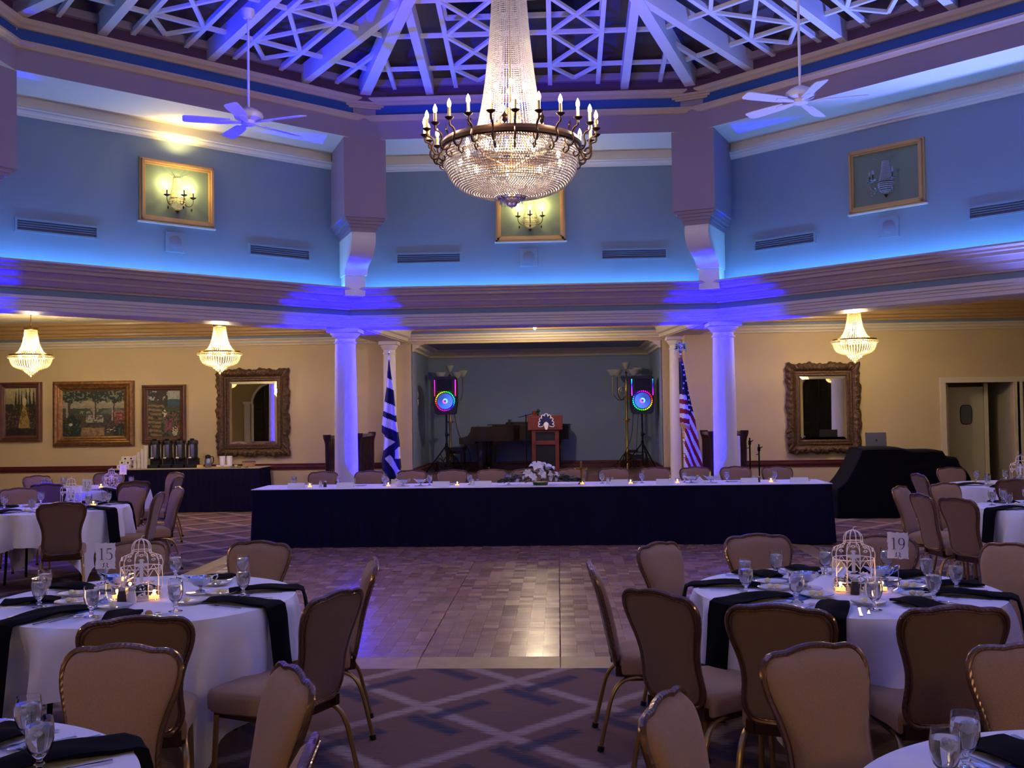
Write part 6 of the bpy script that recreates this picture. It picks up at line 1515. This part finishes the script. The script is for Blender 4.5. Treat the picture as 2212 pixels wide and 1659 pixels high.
def party_speaker(x, y, zb_, mirror_, label, lab2):
    st = thing('speaker_stand', lab2, 'stand', (x, y, SZ), 0, 'speaker stands on the stage'); tripod(st, zb_ - SZ + .03)
    r = thing('speaker', label, 'speaker', (x, y, zb_), 0, 'light-up speakers')
    mb = MB(); w_, h_ = .225, .72
    rs = []
    for yy, s in ((-.17, .96), (-.155, 1), (.05, 1), (.17, .72)):
        rs.append([(px_ * s, yy, .36 + (pz - .36) * (1 if yy < .1 else .93)) for px_, pz in [(-.15, 0), (.15, 0), (.20, .03), (.225, .20), (.225, .60), (.21, .69), (.17, .72), (-.17, .72), (-.21, .69), (-.225, .60), (-.225, .20), (-.20, .03)]])
    mb.rings(rs, caps=True); obj('cabinet', mb, BLACKP, r, False)
    mb = MB(); mb.rbox((0, -.172, .55), (.30, .012, .22), .006); obj('horn', mb, BLACKM, r, False)
    cz = .255; mb = MB(); n = 30
    def hue(h, s=1, v=1):
        import colorsys
        c = colorsys.hsv_to_rgb(h % 1, s, v); return (c[0] ** 2, c[1] ** 2, c[2] ** 2, 1)
    for i in range(n):
        a = 2 * pi * i / n; h = (.95 - i / n) if mirror_ else (.45 + i / n * -1)
        mb.sphere((.175 * cos(a), -.178, cz + .175 * sin(a)), .0095, 6, 4, col=hue(h + .1))
    for s in (-1, 1):
        for i in range(13):
            z = .35 + .024 * i
            hh = (.55 + .3 * (1 - i / 13) if mirror_ else (.98 - .2 * (i / 13)))
            mb.sphere((s * (.196 + .0 * i), -.176, z + .01), .0085, 6, 4, col=hue(hh, .9, 1 if (s > 0) != mirror_ else .6))
    obj('led_dots', mb, LEDM, r, False, stuff=True)
    # glowing woofer cone: rings of colour
    mb = MB()
    rad = [.0, .022, .035, .05, .075, .10, .13, .155]
    for k in range(len(rad) - 1):
        for i in range(40):
            a0, a1 = 2 * pi * i / 40, 2 * pi * (i + 1) / 40; am = (a0 + a1) / 2
            base = (.06, .15, .85) if k > 2 else ((.05, .02, .5) if k == 0 else ((.5, .1, .9) if cos(am - .6) < 0 else (.15, .6, .9)))
            g = .05 + .09 * (.5 + .5 * cos(am + (2.4 if mirror_ else .6))) if k > 2 else .18; yb_ = -.178 + (.03 * (1 - (rad[k] / .155)) if rad[k] > .035 else .01)
            P = lambda rr, a, d: (rr * cos(a), -.170 + d, cz + rr * sin(a))
            d0, d1 = (.012 if rad[k] > .04 else -.006), (.012 if rad[k + 1] > .04 else -.006)
            d0 = .02 * (1 - rad[k] / .155) - .002; d1 = .02 * (1 - rad[k + 1] / .155) - .002
            mb.add([P(rad[k], a0, -.008 - 0 * d0), P(rad[k + 1], a0, -.008), P(rad[k + 1], a1, -.008), P(rad[k], a1, -.008)], [(0, 1, 2, 3)], None, tuple(b * g for b in base) + (1,))
    obj('woofer', mb, LEDM, r, False)
    mb = MB(); mb.ring_tube([(.155 * cos(2 * pi * i / 36), -.176, cz + .155 * sin(2 * pi * i / 36)) for i in range(36)], .006, 6); obj('woofer_ring', mb, BLACKM, r)
party_speaker(-2.12, 19.6, 1.69, False, 'black speaker with pink and rainbow LED ring, on the left of the stage', 'black tripod stand under the left stage speaker')
party_speaker(1.58, 19.6, 1.65, True, 'black speaker with cyan and rainbow LED ring, on the right of the stage', 'black tripod stand under the right stage speaker')
# torchieres
def torchiere(x, y, label, arms):
    r = thing('torchiere', label, 'floor lamp', (x, y, SZ), 0, 'brass torchieres behind the speakers')
    mb = MB(); mb.lathe([(.001, .0), (.05, .0), (.05, .06), (.022, .10), (.03, .30), (.04, .33), (.02, .36), (.02, .75), (.026, .95), (.075, .96), (.075, .985), (.026, .99), (.018, 1.02), (.024, 1.25), (.018, 1.5), (.028, 1.56), (.016, 1.60), (.014, 1.88), (.03, 1.9), (.012, 1.93)], 14); obj('stem', mb, BRASS, r)
    mb = MB()
    for k in range(4):
        a = k * pi / 2 + .5; ca, sa = cos(a), sin(a)
        mb.tube(catmull([(.02 * ca, .02 * sa, .30), (.12 * ca, .12 * sa, .26), (.20 * ca, .20 * sa, .10), (.25 * ca, .25 * sa, .03), (.28 * ca, .28 * sa, .09), (.23 * ca, .23 * sa, .12), (.21 * ca, .21 * sa, .08)], 4), .011, 6)
        mb.tube(catmull([(.02 * ca, .02 * sa, .08), (.10 * ca, .10 * sa, .05), (.14 * ca, .14 * sa, .14), (.08 * ca, .08 * sa, .18), (.07 * ca, .07 * sa, .12)], 4), .008, 5)
    obj('scroll_base', mb, DKBRONZE, r)
    for k, (a, R, z) in enumerate(arms):
        ca, sa = cos(radians(a)), sin(radians(a)); mb = MB()
        if R > 0: mb.tube(catmull([(.01 * ca, .01 * sa, 1.45), (R * .5 * ca, R * .5 * sa, 1.36), (R * .95 * ca, R * .95 * sa, 1.48), (R * ca, R * sa, z - .12), (R * ca, R * sa, z - .04)], 5), .009, 6); mb.tube(catmull([(R * .35 * ca, R * .35 * sa, 1.40), (R * .6 * ca, R * .6 * sa, 1.55), (R * .35 * ca, R * .35 * sa, 1.62), (R * .25 * ca, R * .25 * sa, 1.54)], 4), .006, 5)
        else: mb.tube([(0, 0, 1.9), (0, 0, z - .03)], .009, 6)
        o = obj('arm', mb, BRASS, r)
        mb = MB(); sz = 1 if R > 0 else .72
        mb.lathe([(.015, z - .03), (.05 * sz, z - .01), (.09 * sz, z + .05), (.115 * sz, z + .10), (.112 * sz, z + .10), (.085 * sz, z + .05), (.045 * sz, z), (.01, z - .015)], 18, (R * ca, R * sa, 0)); obj('glass_shade', mb, FROST, o)
AR5 = [(0, 0, 2.0), (170, .27, 1.87), (205, .20, 1.86), (20, .26, 1.90), (-25, .17, 1.86)]
torchiere(1.36, 20.6, 'brass torchiere with glass bowl shades behind the right speaker', AR5)
torchiere(-2.15, 20.6, 'brass torchiere with glass bowl shades half hidden behind the left speaker', AR5)

# ------------------------------------------------------------------ piano, bench
pn = thing('grand_piano', 'dark grand piano with closed lid on the stage behind the lectern', 'piano', (0, 0, 0))
pl = [(-1.60, 19.75), (-1.25, 19.75), (-.85, 19.80), (-.55, 19.98), (-.30, 20.22), (.0, 20.42), (.20, 20.60), (.25, 20.85), (.20, 21.05), (.02, 21.15), (-1.60, 21.15)]
pl = [(p[0], p[1]) for p in catmull([(a, b, 0) for a, b in pl[:-1]], 3)] + [(-1.60, 21.15)]
mb = MB(); mb.prism(pl, 1.17, 1.45); obj('case', mb, PIANO, pn, False)
ctr = (-.75, 20.4)
mb = MB(); mb.prism([(ctr[0] + (x - ctr[0]) * 1.015, ctr[1] + (y - ctr[1]) * 1.02) for x, y in pl if x > -1.3] + [(-1.36, 21.17)], 1.455, 1.475); obj('lid', mb, PIANO, pn, False)
mb = MB(); mb.prism([(-1.36, 19.74), (-1.02, 19.74), (-1.02, 21.17), (-1.36, 21.17)], 1.477, 1.492); mb.box((-.95, 20.5, 1.53), (.05, .75, .10)); mb.box((-.60, 20.9, 1.50), (.9, .3, .05)); obj('folded_lid_flap', mb, PIANO, pn, False)
# key slip, arms, keys
mb = MB()
for yy in (19.76, 21.08):
    mm = Matrix(((1, 0, 0, 0), (0, 0, 1, yy), (0, 1, 0, 0), (0, 0, 0, 1)))
    q = [(-1.60, 1.45), (-1.66, 1.45), (-1.68, 1.36), (-1.74, 1.27), (-1.84, 1.25), (-1.90, 1.24), (-1.90, 1.15), (-1.84, 1.13), (-1.60, 1.12)]
    mb.prism(q, 0, .06, mm)
mb.box((-1.75, 20.45, 1.15), (.30, 1.36, .05)); mb.box((-1.61, 20.45, 1.32), (.03, 1.30, .24)); obj('key_bed', mb, PIANO, pn, False)
mb = MB()
for i in range(52): mb.box((-1.77, 19.84 + .0232 * i + .012, 1.19), (.15, .022, .025))
obj('white_keys', mb, PORCELAIN, pn, False, stuff=True)
for (x, y) in ((-1.50, 19.87), (-1.42, 21.02), (-.02, 20.85)):
    mb = MB(); mb.lathe([(.085, 1.17), (.085, 1.12), (.055, 1.02), (.062, .98), (.062, .75), (.045, .66), (.03, .62)], 10, (x, y, 0)); l = obj('leg', mb, PIANO, pn)
    mb = MB(); mb.lathe([(.001, .57), (.025, .575), (.03, .6), (.02, .625)], 10, (x, y, 0)); obj('caster', mb, BRASS, l)
mb = MB(); mb.box((-1.25, 20.3, .95), (.03, .03, .44)); mb.box((-1.25, 20.46, .95), (.03, .03, .44)); mb.box((-1.25, 20.38, .72), (.10, .26, .05)); mb.box((-1.15, 20.38, 1.14), (.20, .34, .04))
for i in range(3): mb.box((-1.34, 20.31 + .07 * i, .66), (.10, .025, .012))
obj('pedal_lyre', mb, PIANO, pn, False)
bn = thing('piano_bench', 'dark piano bench left of the grand piano', 'bench', (-2.02, 20.35, SZ)); mb = MB(); mb.rbox((0, 0, .44), (.36, .76, .07), .01); obj('seat', mb, BLACKP, bn, False)
mb = MB(); mb.box((0, 0, .385), (.32, .70, .05)); obj('apron', mb, PIANO, bn, False)
for sx in (-1, 1):
    for sy in (-1, 1): mb = MB(); mb.box((sx * .14, sy * .32, .18), (.04, .04, .37)); obj('leg', mb, PIANO, bn, False)

# ------------------------------------------------------------------ lectern with emblem, microphone, cup
lc = thing('lectern', 'reddish wood lectern with a blue shell emblem at the stage front', 'lectern', (-.24, 19.25, SZ))
mb = MB(); mb.rbox((0, 0, .93), (.64, .40, .24), .01); mb.box((0, -.16, 1.065), (.64, .02, .03)); mb.box((-.315, 0, 1.065), (.02, .40, .05)); mb.box((.315, 0, 1.065), (.02, .40, .05)); obj('reading_desk', mb, REDWOOD, lc, False)
mb = MB()
for s in (-1, 1): mb.box((s * .215, -.14, .42), (.07, .05, .80)); mb.box((s * .225, .02, .42), (.04, .30, .80))
mb.box((0, -.14, .58), (.38, .05, .07)); mb.box((0, -.14, .80), (.38, .05, .05)); mb.rbox((0, -.0, .03), (.56, .40, .06), .008); obj('panelled_body', mb, REDWOOD, lc, False)
mb = MB(); mb.box((0, -.125, .70), (.36, .012, .18)); mb.box((0, -.125, .30), (.36, .012, .50)); obj('dark_panel', mb, BLACKP, lc, False)
def plume(mb, ang, l, w, y, grow=0):
    a = radians(ang); pts = []
    for i in range(15):
        t = i / 14; rr = .05 + (l - .05) * t + (grow if t > .5 else -grow * .3); hw = w * (sin(pi * min(1, t * .62 + .12)) ** 1.2) * (1 if t < .85 else max(0, 1 - ((t - .85) / .15) ** 2) ** .5) + grow * (1 if 0 < t < 1 else .2); pts.append((rr, hw))
    poly = [(r_ * sin(a) + h * cos(a), r_ * cos(a) - h * sin(a)) for r_, h in pts] + [(r_ * sin(a) - h * cos(a), r_ * cos(a) + h * sin(a)) for r_, h in reversed(pts)]
    mb.prism(poly, y, y + .004, Matrix.Translation((.02, 0, .90)) @ MX)
PLM = [(-92, .145, .022), (-66, .15, .024), (-42, .175, .026), (-20, .20, .028), (0, .215, .030), (20, .20, .028), (42, .175, .026), (66, .15, .024), (92, .145, .022)]
mb = MB()
for a, l, w_ in PLM: plume(mb, a, l, w_, -.212, .007)
mb.prism([(.045 * cos(t) * (1 if sin(t) > 0 else .8), .03 + .06 * sin(t) * (1 if sin(t) > 0 else 1.4)) for t in [2 * pi * i / 24 for i in range(24)]], -.222, -.216, Matrix.Translation((.02, 0, .87)) @ MX); obj('emblem_outline', mb, PAPER, lc, False)
mb = MB()
for a, l, w_ in PLM: plume(mb, a, l, w_ * .8, -.2145, -.002)
obj('emblem_plumes', mb, mat('emblem_navy', hexc(24, 24, 84), .5), lc, False)
ms = thing('microphone_stand', 'boom microphone stand behind the lectern, at its left', 'microphone', (-.60, 19.35, SZ)); mb = MB(); mb.tube([(0, 0, .02), (0, 0, 1.10)], .011, 8); mb.lathe([(.001, 0), (.13, 0), (.12, .02), (.02, .03)], 20); mb.tube([(-.14, 0, 1.05), (.22, -.02, 1.14)], .008, 6); obj('boom_stand', mb, BLACKM, ms)
mb = MB(); mb.tube([(.21, -.04, .98), (.225, -.04, 1.12)], [.014, .020], 10); mb.sphere((.235, -.04, 1.165), .030, 10, 8, 1.2); obj('microphone', mb, BLACKP, ms)
cu = thing('amber_cup', 'amber tumbler standing on the lectern top', 'cup', (-.44, 19.25, SZ + 1.055)); mb = MB(); mb.lathe([(.001, 0), (.033, 0), (.045, .11), (.043, .11), (.031, .006), (.001, .005)], 18); obj('cup', mb, mat('amber_glass', hexc(120, 62, 34), .2, trans=.3), cu)
# cable coils and cables on the stage
def cable(name, pts, r_, label, group=None):
    mb = MB(); mb.tube(catmull(pts, 5), r_, 5); o = obj(name, mb, BLACKP, None, True); tag(o, label, 'cable', group)
cable('cable', [(-1.98, 19.65, 1.74), (-1.9, 19.8, 1.3), (-1.72, 20.0, .95), (-1.75, 20.2, .59), (-1.9, 20.6, .58)], .006, 'thin black cable hanging from the left speaker')
cable('cable', [(1.42, 19.7, 1.7), (1.38, 19.8, 1.2), (1.2, 20.1, .8), (.95, 20.4, .585), (.8, 20.9, .585)], .006, 'thin black cable hanging from the right speaker to the floor')
cable('cable', [(1.52, 19.75, 1.68), (1.50, 19.9, 1.2), (1.48, 20.1, .7), (1.45, 20.3, .585)], .005, 'second cable dropping straight behind the right speaker stand')
rnd = random.Random(31); cable('cable', [(-2.2 + .16 * cos(i * 1.1) + rnd.uniform(-.05, .05), 19.75 + .12 * sin(i * 1.1), .60 + .012 * i * (i % 2) + rnd.uniform(0, .05)) for i in range(26)], .007, 'tangled heap of black cable left on the stage')
rack = thing('equipment_rack', 'small wire rack with gear behind the right speaker stand', 'rack', (1.52, 20.5, SZ)); mb = MB()
for sx in (-1, 1):
    for sy in (-1, 1): mb.tube([(sx * .2, sy * .13, 0), (sx * .2, sy * .13, .34)], .009, 6)
for z in (.08, .2, .33):
    for sy in (-1, 1): mb.tube([(-.2, sy * .13, z), (.2, sy * .13, z)], .007, 5)
    for i in range(7): mb.tube([(-.2 + i * .066, -.13, z), (-.2 + i * .066, .13, z)], .004, 4)
obj('wire_frame', mb, DKBRONZE, rack); mb = MB(); mb.rbox((0, 0, .25), (.26, .18, .06), .006); mb.rbox((-.05, 0, .36), (.18, .12, .04), .006); obj('gear', mb, BLACKP, rack, False)
# light switches in the niche's left wall
for i, z in enumerate((2.08, 1.93)):
    r = thing('switch_plate', ['upper', 'lower'][i] + ' cream switch plate on the left wall of the stage', 'switch', (SX0 + .004, 19.75, z), 0, 'switch plates'); mb = MB(); mb.rbox((.003, 0, 0), (.006, .075, .115), .002); obj('plate', mb, PORCELAIN, r, False); mb = MB(); mb.rbox((.008, 0, 0), (.006, .012, .028), .002); obj('toggle', mb, PORCELAIN, r, False)
for i, x in enumerate((2.95, 3.04)):
    o = MB(); o.box((0, 0, 0), (.025, .02, .06)); o = obj('wall_hook', o, PAPER, None, False, (x, YBR - .01, 2.42)); tag(o, ['left', 'right'][i] + ' small white hook on the wall above the right railing', 'hook', 'wall hooks')
# stair railings either side, mic poles
def railing(pts, ztop, label, board=None):
    r = thing('railing', label, 'railing', (0, 0, 0), 0, 'dark wood stair railings')
    for (x, y) in pts:
        mb = MB(); mb.lathe([(.045, 0), (.045, .25), (.032, .32), (.028, .6), (.034, .95), (.036, ztop - .16), (.045, ztop - .12), (.065, ztop - .06), (.07, ztop - .03), (.07, ztop), (.001, ztop)], 12, (x, y, 0)); obj('post', mb, DARKWOOD, r)
    mb = MB()
    for p, q in zip(pts, pts[1:]): beam_box(mb, (p[0], p[1], ztop - .07), (q[0], q[1], ztop - .07), .07, .05); beam_box(mb, (p[0], p[1], .12), (q[0], q[1], .12), .05, .05)
    obj('handrail', mb, DARKWOOD, r, False)
    for p, q in zip(pts, pts[1:]):
        L_ = hypot(q[0] - p[0], q[1] - p[1]); n = int(L_ / .13)
        for i in range(1, n): t = i / n; mb = MB(); mb.lathe([(.014, .17), (.018, .4), (.012, .7), (.018, ztop - .3), (.013, ztop - .07)], 8, (p[0] + (q[0] - p[0]) * t, p[1] + (q[1] - p[1]) * t, 0)); obj('baluster', mb, DARKWOOD, r)
    return r
railing([(-3.88, 17.25), (-3.86, 18.7)], 1.38, 'dark wood stair railing left of the left blue column'); railing([(-3.34, 17.25), (-3.36, 18.6)], 1.40, 'dark wood stair railing right of the left blue column')
railing([(2.50, 17.0), (2.52, 18.1)], 1.36, 'dark wood stair railing behind the right blue column'); railing([(3.02, 17.0), (2.98, 18.1)], 1.37, 'dark wood stair railing right of the right blue column')
mb = MB(); mb.rbox((2.86, 16.95, .72), (.16, .03, 1.12), .004); o = obj('white_board', mb, PAPER, None, False); tag(o, 'narrow white panel leaning between the right column and the railing', 'board')
for i, (x, y, h) in enumerate(((3.14, 17.2, 1.24), (3.25, 17.0, 1.14))):
    r = thing('stand_pole', ['taller', 'shorter'][i] + ' black folded stand pole beside the right railing', 'stand', (x, y, 0), 0, 'black stand poles'); mb = MB(); mb.tube([(0, 0, .0), (0, 0, h)], .013, 8); obj('pole', mb, BLACKM, r)
    mb = MB(); mb.lathe([(.014, h - .12), (.024, h - .11), (.024, h - .05), (.014, h - .04)], 10); mb.tube([(0, 0, h - .08), (.055, 0, h - .04)], .009, 6); mb.tube([(0, 0, h - .16), (-.05, 0, h - .17)], .007, 6); obj('clamp', mb, BLACKM, r)
    mb = MB()
    for k in range(3): a = k * 2.1; mb.tube([(0, 0, .12), (.16 * cos(a), .16 * sin(a), .005)], .009, 6)
    obj('tripod_feet', mb, BLACKM, r)
